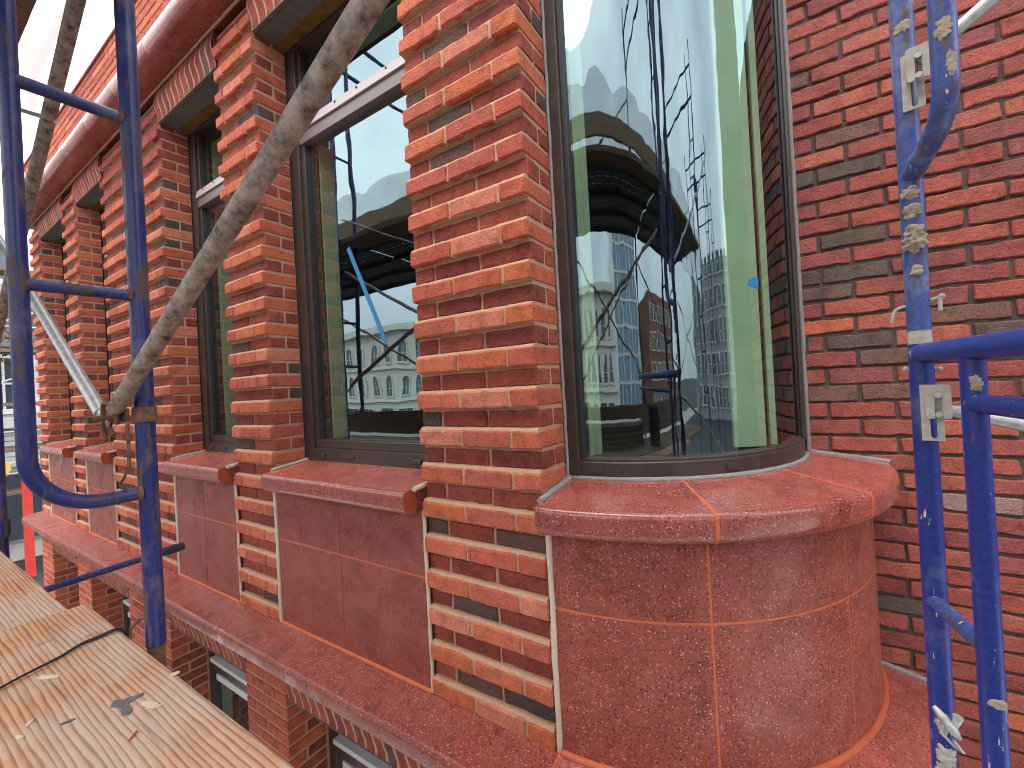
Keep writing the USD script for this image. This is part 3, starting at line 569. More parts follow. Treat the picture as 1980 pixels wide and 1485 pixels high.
for i, (a, b) in enumerate(OPEN):
    t = straight_window(i, a, b, WL[i], i == 0)
    if i == 0:
        pA, pB = np.array([-1.191, -0.456]), np.array([-0.946, -0.965]); d = (pB-pA)/np.linalg.norm(pB-pA); nn = np.array([-d[1], d[0]])*0.013
        V = np.array([[*(p+s*nn)] for p, s in ((pA, 1), (pA, -1), (pB, -1), (pB, 1))]); V = np.stack([V[:, 0], np.full(4, GY-0.0015), V[:, 1]], -1)
        solo("tape_strip", "long slanted strip of blue painter's tape stuck on the flat window", "tape", (np.vstack([V, V+[0, 0.0008, 0]]), np.array([[0, 1, 2, 3], [7, 6, 5, 4], [0, 4, 5, 1], [1, 5, 6, 2], [2, 6, 7, 3], [3, 7, 4, 0]])), "tape_blue", False)

# curved window of the bay
t = thing("curved_window", "tall curved bay window with dark bronze frame and mirrored sky", "window", (0.45, 0.45, -1.54))
zb, zt = -1.5365, 0.62
part(t, "frame_rail", arc_sweep([(0.700, zb), (0.700, zb+0.052), (0.697, zb+0.055), (0.64, zb+0.055), (0.64, zb)], 0.1, 90, 44, tail=0.05), "frame_bronze", 30)
part(t, "glazing_bead", arc_sweep([(0.690, zb+0.055), (0.690, zb+0.062), (0.682, zb+0.066), (0.65, zb+0.066), (0.65, zb+0.055)], 3.0, 89, 44, tail=0.03), "frame_bronze", 30)
part(t, "frame_head", arc_sweep([(0.700, zt), (0.700, zt+0.06), (0.64, zt+0.06), (0.64, zt)], 0.1, 90, 44, tail=0.05), "frame_bronze", 30)
part(t, "frame_jamb", rbx(0.006, 0.046, 0.192, 0.28, zb+0.0005, zt+0.06, 0.002), "frame_bronze", 30)
part(t, "frame_jamb", rbx(0.046, 0.062, 0.207, 0.28, zb+0.054, zt+0.03, 0.002), "gasket", 30)
part(t, "frame_jamb", [rbx(0.688, 0.7125, 0.945, 0.979, zb+0.05, zt+0.05, 0.002)], "frame_bronze", 30)
part(t, "frame_jamb", [rbx(0.700, 0.716, 0.925, 0.944, zb+0.05, zt+0.03, 0.003)], "frame_bronze", 30)
part(t, "caulk", bead(0.722, WY-0.006, zb, zt, 0.009, 51), "caulk_grey", 60)
part(t, "caulk_bead", bead(0.003, 0.189, zb, zt, 0.006, 53), "caulk_grey", 60)
part(t, "weep_cover", arc_sweep([(0.706, zb+0.018), (0.706, zb+0.038), (0.699, zb+0.038), (0.699, zb+0.018)], 6.5, 9.8, 5), "frame_bronze", 30)
part(t, "weep_cover", arc_sweep([(0.706, zb+0.018), (0.706, zb+0.038), (0.699, zb+0.038), (0.699, zb+0.018)], 42.5, 46.0, 5), "frame_bronze", 30)
A = np.linspace(4.0, 90, 70); zz = np.linspace(zb+0.060, zt+0.01, 24)
G = np.zeros((len(zz), len(A)+1, 3)); tr = np.radians(A); G[:, :-1, 0] = BC[0] + 0.676*np.sin(tr); G[:, :-1, 1] = BC[1] - 0.676*np.cos(tr); G[:, -1, 0] = BC[0]+0.676; G[:, -1, 1] = 0.955; G[..., 2] = zz[:, None]
part(t, "pane", (grid(G)[0], grid(G)[1][:, ::-1]), "pane_curved", True)
def upright(p0, p1, th, z0, z1):
    p0, p1 = np.array(p0), np.array(p1); d = (p1-p0)/np.linalg.norm(p1-p0); n = np.array([-d[1], d[0]])*th
    m = trimesh.creation.extrude_polygon(Polygon([p0, p1, p1+n, p0+n]), z1-z0, engine="earcut"); m.apply_translation([0, 0, z0]); return m
part(t, "sheathing_board", upright((0.494, 0.556), (0.590, 0.612), 0.014, zb+0.066, zt-0.03), "sheathing_green", 30, label="pale green board inside the right side of the bay glass")
part(t, "sheathing_board", upright((0.602, 0.655), (0.622, 0.668), 0.012, zb+0.066, zt-0.03), "sheathing_green", 30)
part(t, "sheathing_board", bx(0.052, 0.066, 0.255, 0.33, zb+0.066, zt-0.03), "sheathing_green", 30)
part(t, "sheathing_board", bx(0.0665, 0.080, 0.30, 0.33, zb+0.066, zt-0.03), "sheathing_green", 30)
# scrap of blue tape on the bay glass
def on_glass(a, z, r=0.6775): return [*(BC + r*np.array([math.sin(math.radians(a)), -math.cos(math.radians(a))])), z]
tp = [(54.6, -0.905), (55.6, -0.885), (58.0, -0.874), (59.6, -0.880), (59.2, -0.915), (58.4, -0.900), (57.0, -0.906), (56.0, -0.898)]
V = np.array([on_glass(a, z) for a, z in tp] + [on_glass(a, z, 0.680) for a, z in tp]); n = len(tp)
F = [[0, k, k+1] for k in range(1, n-1)] + [[n, n+k+1, n+k] for k in range(1, n-1)] + [x for k in range(n) for x in ([k, (k+1) % n, n+k], [(k+1) % n, n+(k+1) % n, n+k])]
solo("tape_scrap", "small torn scrap of blue tape on the green side of the bay glass", "tape", (V, np.array(F)), "tape_blue", False)

# rooms behind the glass: backing walls and a dark interior
bk = [bx(a-0.004, b+0.004, 0.196, 0.42, ZBOT, 0.93) for a, b, _ in PIERS] + [bx(-7.0, 0.0, 0.20, 0.42, 0.748, 1.4), bx(-7.0, 0.0, 0.055, 0.42, -2.52, -1.68)] + [bx(a, b, 0.195, 0.42, -1.70, -1.57) for a, b in OPEN]
solo("backup_wall", None, None, cat(bk), "backup_block", False, kind="structure")
ri = [bx(-7.0, 0.85, 4.0, 4.1, -1.85, 1.1), bx(-7.1, -7.0, 0.2, 4.1, -2.4, 1.1), bx(0.73, 0.80, 1.29, 4.1, -1.75, 1.1), bx(-7.0, 0.0, 0.42, 4.1, 0.95, 1.05), bx(-7.0, 0.0, 0.42, 4.1, -1.80, -1.70), bx(0.0, 0.73, 1.0, 4.1, 0.95, 1.05), bx(0.0, 0.73, 1.0, 4.1, -1.80, -1.70), bx(0.692, 0.742, 0.984, 1.35, -1.8, 1.0)]
ri += [arc_sweep([(0.02, -1.80), (0.02, -1.60), (0.66, -1.60), (0.66, -1.80)], 0, 90, 20, tail=0.2), arc_sweep([(0.02, 0.70), (0.02, 0.80), (0.69, 0.80), (0.69, 0.70)], 0, 90, 20, tail=0.2), bx(-0.02, 0.03, 0.30, 1.1, -1.8, -1.6), bx(-0.02, 0.03, 0.30, 1.1, 0.7, 1.0), bx(0.0, 0.2, 0.85, 1.2, 0.70, 0.96), bx(0.0, 0.75, 0.85, 1.2, -1.8, -1.6), bx(0.0, 0.75, 0.98, 1.2, 0.70, 0.96)]
solo("room", None, None, cat(ri), "room_dark", False, kind="structure")

# ------------------------------------------------------------------ soldier courses, cornice, frieze
def soldier(x0, x1, z0, z1, seed, y=0.0):
    zs = np.linspace(0, 1, 9); yy = y + 0.010*np.cos(zs*2*np.pi*0.9) + 0.003; sx = 0.006*np.sin(zs*2*np.pi)
    P0 = np.stack([np.full(9, x0)+sx, yy, z0+(z1-z0)*zs], -1); P1 = P0 + [x1-x0, 0, 0]; PB0 = P0*[1, 0, 1]+[0, y+0.09, 0]; PB1 = P1*[1, 0, 1]+[0, y+0.09, 0]
    rows = np.stack([PB0, P0+[0, 0.004, 0], P0+[0.004, 0, 0], P1-[0.004, 0, 0], P1+[0, 0.004, 0], PB1], 1)
    r = rows + (noise(rows*50+seed, 3)[..., None]-0.5)*0.003
    v, f = grid(r); n = 6
    caps = np.array([[0, 1, 2, 3], [0, 3, 4, 5]]); caps2 = caps[:, ::-1] + 8*n
    return v, np.vstack([f[:, ::-1], caps, caps2])
LL = ["row of upright bricks above the window with blue tape", "row of upright wavy bricks over the dark second window", "row of upright bricks over the third window, under the cornice", "farthest row of upright bricks under the cornice at the left"]
LL2 = ["row of upright bricks under the ledge, over the nearest lower window", "row of upright bricks under the ledge behind the foot of the blue leg", "row of upright bricks under the ledge left of the blue tie tube", "farthest row of upright bricks under the left end of the ledge"]
LOWER_OPEN = [(-1.575, -0.55), (-3.05, -1.993), (-4.90, -3.875), (-6.29, -5.33)]
for lev, (opens, z0, z1, labs) in enumerate(((OPEN, 0.716, 0.925, LL), (LOWER_OPEN, -2.757, -2.553, LL2))):
    for i, (a, b) in enumerate(opens):
        t = thing("brick_lintel", labs[i], "lintel", ((a+b)/2, 0.05, z0), "upper brick lintels" if lev == 0 else "lower brick lintels")
        n = int(round((b-a)/0.0705)); w = (b-a)/n
        for k in range(n):
            h = rng.random(); m = f"brick_dark_{rng.integers(3)}" if h < 0.13 else f"brick_maroon_{rng.integers(5)}"
            part(t, "brick", soldier(a+k*w+0.0058, a+(k+1)*w-0.0058, z0, z1, i*50+k), m, 45)
        zs = np.linspace(z0+0.001, z1, 12); xs = np.linspace(a, b, 3*n+1); G = np.zeros((12, len(xs), 3)); s = (zs-z0)/(z1-z0)
        G[..., 0] = xs[None] + 0.006*np.sin(s*2*np.pi)[:, None]; G[..., 2] = zs[:, None]; G[..., 1] = (0.010*np.cos(s*2*np.pi*0.9)+0.0045)[:, None]
        part(t, "mortar", grid(G), "mortar_tan", 50)
        part(t, "soffit_board", bx(a, b, 0.012, 0.125, z0-0.006, z0-0.001), "soffit_board", False)
        part(t, "steel_angle", bx(a-0.0, b+0.0, 0.020, 0.028, z0-0.012, z0-0.0065), "steel_rusty", False)
        part(t, "insulation_strip", bx(a, b, 0.126, 0.20, z0-0.005, z0+0.03), "insulation_yellow", False, label="yellow insulation showing above the window frame")
CORN = [(0.0, 0.930), (-0.118, 0.930), (-0.130, 0.934), (-0.150, 0.955), (-0.160, 0.985), (-0.158, 1.015), (-0.148, 1.036), (-0.138, 1.044), (0.01, 1.085), (0.30, 1.085), (0.30, 0.930)]
t = thing("cornice", "smooth red terracotta cornice with rolled edge sloping across the upper left", "cornice", (-3, 0, 0.93))
cj = [0.6, -0.62, -1.25, -1.90, -2.52, -3.13, -3.75, -4.37, -4.98, -5.6, -6.2, -6.7]
for b, a in zip(cj[:-1], cj[1:]): part(t, "cornice_block", extrude_x(CORN, a+0.0015, b-0.0015), "terracotta_sill", 40)
part(t, "joint", cat([extrude_x([(y+0.001, z) for y, z in CORN], a-0.002, a+0.002) for a in cj[1:-1]]), "sealant_orange", 40)
part(t, "mortar_line", tube(np.array([[x, 0.004, 0.927] for x in np.linspace(-6.7, 0.1, 60)]), 0.008, 7, wob=0.5, seed=2), "mortar_tan", 60)
t = thing("brick_frieze", "plain band of orange bricks above the cornice at the upper left", "frieze", (-3.3, 0.1, 1.085))
nb = 0; core = []; zrow = 1.09
rowi = 0
while zrow < 1.66:
    x = -6.8 + (0.105 if rowi % 2 else 0); far = []
    while x < -0.2:
        g = brick(x+0.004, min(x+0.208, -0.1), 0.004, 0.07, zrow, zrow+BH, 9000+nb, nx=2)
        m = f"brick_orange_{rng.integers(7)}" if rng.random() < 0.8 else "brick_maroon_4"
        if x < -2.2 and zrow > 1.3 and nb < 290: part(t, "brick", g, m, 40)
        else: far.append(g)
        x += 0.2125; nb += (1 if x < -2.2 and zrow > 1.3 else 0)
    if far: core += far
    zrow += H; rowi += 1
part(t, "other_bricks", cat(core), "brick_orange_1", 40, kind="stuff")
part(t, "mortar", bx(-6.8, -0.1, 0.010, 0.30, 1.085, 1.675), "mortar_tan", False)
part(t, "coping", rbx(-6.82, -0.08, -0.012, 0.32, 1.675, 1.70, 0.004), "terracotta_sill", 30)

# ------------------------------------------------------------------ lower storey
LP = [(-0.55, 0.0), (-1.993, -1.575), (-3.875, -3.05), (-5.33, -4.90), (-6.79, -6.29)]
LPL = ["lower brick pier under the near wide pier", "lower brick pier with pale joints beside the wood plank, right of the lower window", "wide lower brick pier behind the foot of the blue leg", "narrow lower brick pier above the blue tie tube", "farthest lower brick pier under the left end of the ledge"]
for i, (a, b) in enumerate(LP):
    t = thing("lower_brick_pier", LPL[i], "pier", ((a+b)/2, 0.1, -4.4), "lower brick piers")
    z = -2.532; r_ = 0; cnt = 0
    while z > -4.3:
        cuts = [b]; s = b - (0.105 if r_ % 2 else 0.2095)
        while s > a + 0.045: cuts.append(s); s -= 0.2115
        cuts.append(a)
        for n, (u, v) in enumerate(zip(cuts[:-1], cuts[1:])):
            d = 0.215 if n == 0 and r_ % 2 else 0.1
            part(t, "brick", brick(v+0.0045, u-0.0045 if u < b else u, 0.002+rng.normal(0, 0.001), d, z-BH, z, 7000+i*300+cnt, nx=2), f"brick_orange_{(6, 3, 0, 1)[rng.integers(4)]}" if rng.random() < 0.8 else "brick_maroon_2", 40); cnt += 1
        if not r_ % 2: part(t, "brick", brick(b-0.1, b, 0.110, 0.215, z-BH, z, 7600+cnt, nx=2), f"brick_maroon_{rng.integers(5)}", 40)
        z -= H; r_ += 1
    part(t, "mortar", bx(a+0.004, b-0.004, 0.007, 0.40, -4.35, -2.53), "mortar_tan", False)
LWL = ["lower window with white blind slats just above the plank edge, nearest", "lower dark window behind the foot of the blue leg", "lower dark window between the far lower piers", "farthest lower dark window at the left"]
for i, (a, b) in enumerate(LOWER_OPEN):
    t = thing("lower_window", LWL[i], "window", ((a+b)/2, 0.25, -4.3), "lower dark windows")
    part(t, "frame_jamb", rbx(a+0.01, a+0.07, 0.22, 0.30, -4.3, -2.74, 0.002), "frame_bronze", 30); part(t, "frame_jamb", rbx(b-0.07, b-0.01, 0.22, 0.30, -4.3, -2.74, 0.002), "frame_bronze", 30)
    part(t, "frame_head", rbx(a+0.07, b-0.07, 0.22, 0.30, -2.80, -2.74, 0.002), "frame_bronze", 30)
    part(t, "transom", rbx(a+0.07, b-0.07, 0.218, 0.29, -3.16, -3.10, 0.002), "frame_bronze", 30)
    part(t, "transom_cap", rbx(a+0.07, b-0.07, 0.205, 0.28, -3.098, -3.07, 0.002), "blind_white", 30, label="white metal strip on the transom")
    part(t, "blind_rail", rbx(a+0.12, b-0.07, 0.222, 0.25, -3.225, -3.18, 0.002), "blind_white", 30, label="white slat behind the glass")
    part(t, "pane", (np.array([[a+0.07, 0.262, -4.3], [b-0.07, 0.262, -4.3], [b-0.07, 0.262, -2.80], [a+0.07, 0.262, -2.80]]), np.array([[0, 1, 2, 3]])), "pane_flat", False)
    part(t, "sheathing_strip", bx(a+0.075, a+0.09, 0.27, 0.33, -4.3, -2.8), "sheathing_green", False)
solo("lower_room", None, None, cat([bx(-6.9, 0.9, 1.4, 1.5, -4.4, -2.4), bx(-6.9, 0.9, 0.3, 1.5, -2.55, -2.51), bx(-6.9, 0.9, 0.35, 1.5, -4.45, -4.35)]), "room_dark", False, kind="structure")
solo("lower_wall", None, None, cat([bx(-6.8, 0.9, 0.02, 0.5, -6.0, -4.35), bx(-0.5, 0.80, 0.62, 1.3, -6.0, -2.52), bx(-7.0, -6.72, 0.25, 4.1, -6.0, 1.66)]), "brick_far", False, kind="structure")

# ------------------------------------------------------------------ scaffold: left frame with its ladder side
T1, T0 = np.array([-0.557, -0.810]), np.array([-0.566, -0.990])
def vert(xy, z0, z1, r, n=None, sides=20, **k): n = n or max(2, int((z1-z0)/0.08)); return tube(np.array([[xy[0], xy[1], z] for z in np.linspace(z0, z1, n)]), r, sides, **k)
def frame_outer(t, xin, yin, zt, zb, mat_):
    part(t, "outer_leg", vert((xin, -2.28), zb, zt, 0.022, sides=12), mat_)
    for z in (zt-0.25, zt-0.6): part(t, "ledger", tube(line([xin, yin, z], [xin, -2.28, z]), 0.018, 10), mat_)
t = thing("scaffold_frame", "dark blue scaffold frame with rungs and bent ladder tube at the left", "scaffold frame", (T1[0], T1[1], -1.75), "blue scaffold frames")
part(t, "leg", vert(T1, -1.745, 0.9, 0.0184, 40, 24), "blue_worn", label="upright leg with worn paint and rust streaks")
part(t, "spigot", vert(T1, -2.9, -1.742, 0.0160, 8), "steel_rusty", label="rusty lower end of the leg")
part(t, "ladder_tube", tube(fillet([[*T0, 0.9], [*T0, -1.405], [*T1, -1.400]], 0.105, 12), 0.0146, 22), "blue_worn", label="bent inner tube that curves into the leg")
for z in (-0.957, -0.558, -0.157, 0.243): part(t, "rung", tube(line([*T0, z], [*T1, z], 6), 0.0125, 16), "blue_worn")
for z in (-1.4, -0.957, -0.558): part(t, "weld", tube(np.array([[T1[0], T1[1]-0.014, z], [T1[0], T1[1]-0.0215, z]]), [0.0165 if z > -1.3 else 0.019, 0.0132 if z > -1.3 else 0.0152], 18), "steel_rusty")
frame_outer(t, T1[0], T1[1], 0.9, -1.75, "blue_worn")
zl = -1.225
lug = [trimesh.creation.annulus(0.0186, 0.0222, 0.034).apply_translation([*T1, zl])]
part(t, "lug", cat(lug + [bx(T1[0]-0.055, T1[0]-0.012, T1[1]-0.030, T1[1]-0.024, zl-0.015, zl+0.015)]), "steel_rusty", 30, label="rusty brace lug clamped round the leg")
part(t, "lug_hook", tube(fillet([[T1[0]-0.030, -0.850, zl-0.02], [T1[0]-0.030, -0.858, zl+0.028], [T1[0]-0.075, -0.862, zl+0.028], [T1[0]-0.080, -0.862, zl-0.035], [T1[0]-0.070, -0.862, zl-0.055]], 0.010, 5), 0.0048, 10), "steel_rusty")
part(t, "lug_bolt", cat([tube(line([T1[0]-0.045, -0.835, zl-0.004], [T1[0]-0.045, -0.885, zl-0.004]), 0.006, 10), tube(line([T1[0]-0.085, -0.85, zl-0.03], [T1[0]-0.060, -0.85, zl-0.045]), 0.005, 8)]), "steel_rusty")
part(t, "latch_tab", cat([bx(T1[0]-0.019, T1[0]-0.005, T1[1]-0.030, T1[1]-0.026, zl-0.125, zl-0.02), tube(np.array([[T1[0]-0.012, -0.842, zl-0.12], [T1[0]-0.016, -0.848, zl-0.140], [T1[0]-0.030, -0.850, zl-0.150]]), 0.003, 8)]), "steel_rusty", 30, label="thin latch tab hanging under the lug")
part(t, "pin", tube(np.array([[T1[0]-0.03, -0.845, -1.700], [T1[0]-0.012, -0.835, -1.682], [T1[0]+0.012, -0.80, -1.668]]), 0.004, 8), "steel_rusty")
part(t, "pin_wire", tube(np.array([[T1[0]-0.03, -0.845, -1.700], [T1[0]-0.033, -0.846, -1.720], [T1[0]-0.030, -0.846, -1.745], [T1[0]-0.026, -0.845, -1.775]]), 0.0022, 7), "steel_rusty")

def brace(name, label, a, b, r, m, ends=True, dent=0.0):
    a, b = np.array(a, float), np.array(b, float); d = (b-a)/np.linalg.norm(b-a); n = 30
    p = line(a + d*0.035, b - d*0.035, n)
    t = thing(name, label, "scaffold brace", tuple(a), "scaffold braces and tie tubes")
    part(t, "tube", tube(p, r, 18), m)
    for q_, s in ((a, 1), (b, -1)):                      # flattened ends
        pl = [q_ + d*s*x for x in (-0.014, 0.012, 0.04)]; s3 = np.cross(d, [0, 1.0, 0]); s3 /= np.linalg.norm(s3)
        V = []
        for x, w, h in zip(pl, (0.7, 1.0, 0.95), (0.18, 0.22, 0.9)):
            for k in range(10): an = k*2*np.pi/10; V.append(x + s3*r*w*math.cos(an) + np.array([0, 1, 0])*r*h*math.sin(an))
        i, j = np.meshgrid(np.arange(2), np.arange(10), indexing="ij"); j2 = (j+1) % 10
        F = np.stack([i*10+j, (i+1)*10+j, (i+1)*10+j2, i*10+j2], -1).reshape(-1, 4)
        V.append(pl[0]); F = np.vstack([F[:, [0, 1, 2]], F[:, [0, 2, 3]], np.array([[30, k, (k+1) % 10] for k in range(10)])])
        part(t, "flat_end", (np.array(V), F), m, 50)
    return t
brace("cross_brace", "thick grey spotted diagonal tube crossing in front of the windows up to the right", (-0.618, -0.852, -1.224), (1.35, -0.822, -0.22), 0.0158, "tube_grey")
brace("cross_brace", "short grey diagonal tube between the two blue tubes, dropping to the rusty lug", (-0.632, -0.858, -1.236), (-2.66, -0.832, -0.10), 0.0135, "zinc")
brace("cross_brace", "brown grey diagonal tube in front of the white sky at the upper left", (-0.585, -0.835, -0.055), (-2.66, -0.825, -1.13), 0.0165, "tube_grey")
solo("tie_rod", "thin grey rod at the upper left behind the bent blue tube", "rod", tube(line([-1.12, -0.82, -0.345], [-2.62, -0.80, 0.36]), 0.0075, 10), "zinc", group="scaffold braces and tie tubes")
t = thing("tie_tube", "thin spotted blue tube under the bent tube, its dark end by the wall", "tie tube", (-2.19, -0.2, -1.995), "scaffold braces and tie tubes")
part(t, "tube", tube(line([-2.10, -0.95, -1.995], [-2.19, -0.27, -1.995], 20), 0.0150, 14), "blue_worn")
part(t, "rubber_end", tube(np.array([[-2.186, -0.30, -1.995], [-2.189, -0.275, -1.995], [-2.192, -0.23, -1.995], [-2.195, -0.19, -1.995]]), [0.017, 0.022, 0.024, 0.020], 14), "rubber_black")

# next frames along the row (their inner legs stand just outside the picture; the glass mirrors them)
for xk, lab in ((-2.69, "blue scaffold frame further left, seen as a dark pole at the left edge"), (-4.83, "blue scaffold frame second to the left, mirrored in the windows"), (1.58, "blue scaffold frame behind the camera, mirrored in the bay window"), (3.72, "blue scaffold frame to the far right, mirrored in the bay window"), (5.86, "blue scaffold frame two bays right of the picture, mirrored as thin poles"), (8.0, "blue scaffold frame farthest right of all, mirrored as the thinnest poles")):
    t = thing("scaffold_frame", lab, "scaffold frame", (xk, -0.80, -4.0), "blue scaffold frames")
    yk = -0.777 if xk == -2.69 else -0.80
    part(t, "leg", vert((xk, yk), -4.0, 2.4, 0.0225, 8, 14), "blue_worn")
    part(t, "ladder_tube", tube(fillet([[xk, yk-0.19, 2.3], [xk, yk-0.19, -1.4], [xk, yk, -1.4]], 0.10, 8), 0.019, 12), "blue_worn")
    for z in (-0.95, -0.55, -0.15, 0.95, 1.35): part(t, "rung", tube(line([xk, yk-0.19, z], [xk, yk, z]), 0.0125, 10), "blue_worn")
    frame_outer(t, xk, yk, 2.4, -4.0, "blue_worn")
    if xk == -2.69: part(t, "hook", tube(fillet([[xk, yk, -1.79], [xk+0.02, yk+0.01, -1.83], [xk+0.075, yk+0.010, -1.80], [xk+0.075, yk+0.01, -1.73]], 0.01, 4), 0.011, 8), "rubber_black")
BAYN = ("far left", "left", "middle", "right", "far right", "rightmost")
xs_ = [-4.83, -2.69, T1[0], 1.58, 3.72, 5.86, 8.0]
for k, (a, b) in enumerate(zip(xs_[:-1], xs_[1:])):
    for s in (0, 1):
        z0, z1 = ((-1.2, -0.05), (-0.05, -1.2))[s]
        brace("cross_brace", f"outer row scaffold brace mirrored in the glass, {('falling', 'rising')[1-s]} to the right in bay {BAYN[k]}", (a, -2.30, z0), (b, -2.30, z1), 0.0145, "tube_grey")
        if s == 0: brace("cross_brace", f"upper outer scaffold brace mirrored in the glass of bay {BAYN[k]}", (a, -2.30, 0.45), (b, -2.30, 1.55), 0.0145, "tube_grey")

# ------------------------------------------------------------------ right frames
R1, R3, R2 = np.array([0.879, -0.083]), np.array([0.905, -0.247]), np.array([0.900, -0.223])
U = np.array([0.157, -0.9876]); EN = np.array([-0.185, -0.983]); ET = np.array([0.983, -0.185])
def loc(a, b, z, o=R1): return [*(o + ET*a + EN*b), z]
t = thing("scaffold_frame", "bright blue lower scaffold frame with two close uprights and a rail at the right", "scaffold frame", (R1[0], R1[1], -3.9), "blue scaffold frames")
part(t, "leg", vert(R1, -3.9, -1.169, 0.0176, 30, 26), "blue_bright", label="left upright, scratched bright blue")
part(t, "inner_post", vert(R3, -3.9, -1.19, 0.0148, 30, 24), "blue_bright")
rail_end = np.array([*(R1 + U*1.55), -1.186])
part(t, "top_rail", tube(np.vstack([line([*(R1 - U*0.002), -1.187], rail_end, 20)]), 0.0185, 22), "blue_bright", label="thick dusty top rail")
part(t, "mid_rail", tube(line([*R3, -1.270], [*(R3 + U*1.35), -1.275], 16), 0.0142, 18), "blue_bright")
part(t, "strut", tube(line([*(R1 + EN*0.012), -1.645], [*(R3 + ET*-0.004), -1.640], 8), 0.0125, 18), "blue_pale", label="short dusty diagonal strut between the uprights")
part(t, "weld", cat([trimesh.creation.icosphere(2, 0.0200).apply_translation([*(R1 + U*0.006), -1.187]), trimesh.creation.icosphere(2, 0.0150).apply_translation([*(R3 + U*0.004), -1.270])]), "blue_pale")
part(t, "collar", vert(R1, -1.169, -1.144, 0.0168, 3, 26), "steel_white", label="white band between the two frames")
def lock(t, zt):
    plate = Polygon([(-0.006, -0.102), (0.034, -0.102), (0.034, 0), (-0.006, 0)]).difference(sbox(0.010, -0.092, 0.021, -0.050).buffer(0.0)).difference(Point(0.0155, -0.092).buffer(0.0055)).difference(Point(0.0155, -0.05).buffer(0.0055))
    clip = sbox(0.004, -0.060, 0.047, 0.0).buffer(-0.005).buffer(0.005).difference(sbox(0.0185, -0.070, 0.0315, -0.018)).difference(Point(0.025, -0.018).buffer(0.0065))
    def ext(pg, b, th):
        m = trimesh.creation.extrude_polygon(pg, th, engine="earcut"); v = np.array(m.vertices)
        m.vertices = np.stack([R1[0] + 0.76*ET[0]*v[:, 0] + EN[0]*(b-0.006+v[:, 2]), R1[1] + 0.76*ET[1]*v[:, 0] + EN[1]*(b-0.006+v[:, 2]), zt + v[:, 1]], -1); m.fix_normals(); return m
    part(t, "lock_plate", ext(plate, 0.0235, 0.003), "steel_white", 30, label="pale slotted brace lock plate")
    part(t, "lock_clip", cat([ext(clip, 0.041, 0.003), ext(sbox(0.003, -0.055, 0.0065, -0.002), 0.0265, 0.0150)]), "steel_white", 30)
    part(t, "lock_bolt", cat([tube(np.array([loc(0.019, 0.020, zt+dz), loc(0.019, 0.040, zt+dz)]), 0.0050, 12) for dz in (-0.018, -0.053)]), "zinc", 40)
lock(t, -1.245)
part(t, "bolt", cat([tube(np.array([loc(-0.023, 0, -1.215), loc(0.025, 0, -1.217)]), 0.0028, 8), trimesh.creation.icosphere(1, 0.0046).apply_translation(loc(0.024, 0, -1.217)), trimesh.creation.icosphere(1, 0.0045).apply_translation(loc(-0.022, 0, -1.215))]), "steel_white", 40)
part(t, "bolt_hole", tube(np.array([loc(0.007, 0.0150, -1.552), loc(0.007, 0.0166, -1.552)]), 0.0034, 12), "gasket", 40)
def splat(xy, r, a, z, w, h, d, seed, m="mortar_splat"):
    s = trimesh.creation.icosphere(3); v = np.array(s.vertices)*[w, d, h]; v *= (0.35 + 1.3*(fbm(v*np.array([110, 110, 190]) + seed*5, 3, seed)))[:, None]
    an = a; e = EN*math.cos(an) + ET*math.sin(an); tg = -EN*math.sin(an) + ET*math.cos(an)
    P3 = np.stack([xy[0] + e[0]*(r+v[:, 1]) + tg[0]*v[:, 0], xy[1] + e[1]*(r+v[:, 1]) + tg[1]*v[:, 0], z + v[:, 2]], -1)
    m_ = trimesh.Trimesh(P3, s.faces, process=False); m_.fix_normals(); return m_
part(t, "clamp", cat([tube(np.array([loc(-0.010, 0.019, -1.838), loc(0.003, 0.029, -1.848), loc(0.013, 0.032, -1.862), loc(0.022, 0.032, -1.874)]), [0.004, 0.008, 0.009, 0.003], 8), tube(np.array([loc(0.014, 0.027, -1.862), loc(0.019, 0.029, -1.846), loc(0.021, 0.029, -1.836)]), [0.004, 0.006, 0.0075], 10),
      tube(np.array([loc(-0.004, 0.024, -1.878), loc(0.012, 0.029, -1.890), loc(0.025, 0.031, -1.897), loc(0.013, 0.029, -1.881)]), 0.0026, 8), splat(R1, 0.015, 0.05, -1.862, 0.010, 0.020, 0.012, 41)]), "zinc", 50, label="silver wing clip crusted with mortar")
for args in ((R1, 0.0155, 0.15, -1.925, 0.012, 0.022, 0.009, 42), (R1, 0.016, -0.2, -1.955, 0.009, 0.014, 0.006, 43), (R3, 0.0138, 0.1, -1.240, 0.007, 0.014, 0.003, 44), (R3, 0.0138, 0.3, -1.715, 0.010, 0.006, 0.003, 45)):
    part(t, "mortar_splat", splat(*args), "steel_white" if args[0] is R1 else "mortar_splat", 50)

t = thing("scaffold_frame", "faded blue upper scaffold frame with a bent tube and mortar splats at the right", "scaffold frame", (R1[0], R1[1], -1.144), "blue scaffold frames")
part(t, "leg", vert(R1, -1.144, 0.9, 0.0174, 30, 26), "blue_pale", label="upright with rust and mortar splats")
part(t, "bent_tube", tube(fillet([[*R2, 0.9], [*R2, -0.815], [*(R1 + U*0.0), -0.858]], 0.075, 14), 0.0166, 24), "blue_pale")
lock(t, -0.640)
for k, (z, w, h, d) in enumerate(((-0.890, 0.014, 0.012, 0.011), (-0.924, 0.016, 0.013, 0.011), (-0.962, 0.015, 0.014, 0.012), (-0.983, 0.022, 0.018, 0.016), (-1.033, 0.011, 0.009, 0.008))):
    part(t, "mortar_splat", splat(R1, 0.0145, 0.05*k-0.1, z, w*0.8, h, d*0.9, 60+k), "mortar_splat", 50, label="dried grey mortar stuck to the upright")
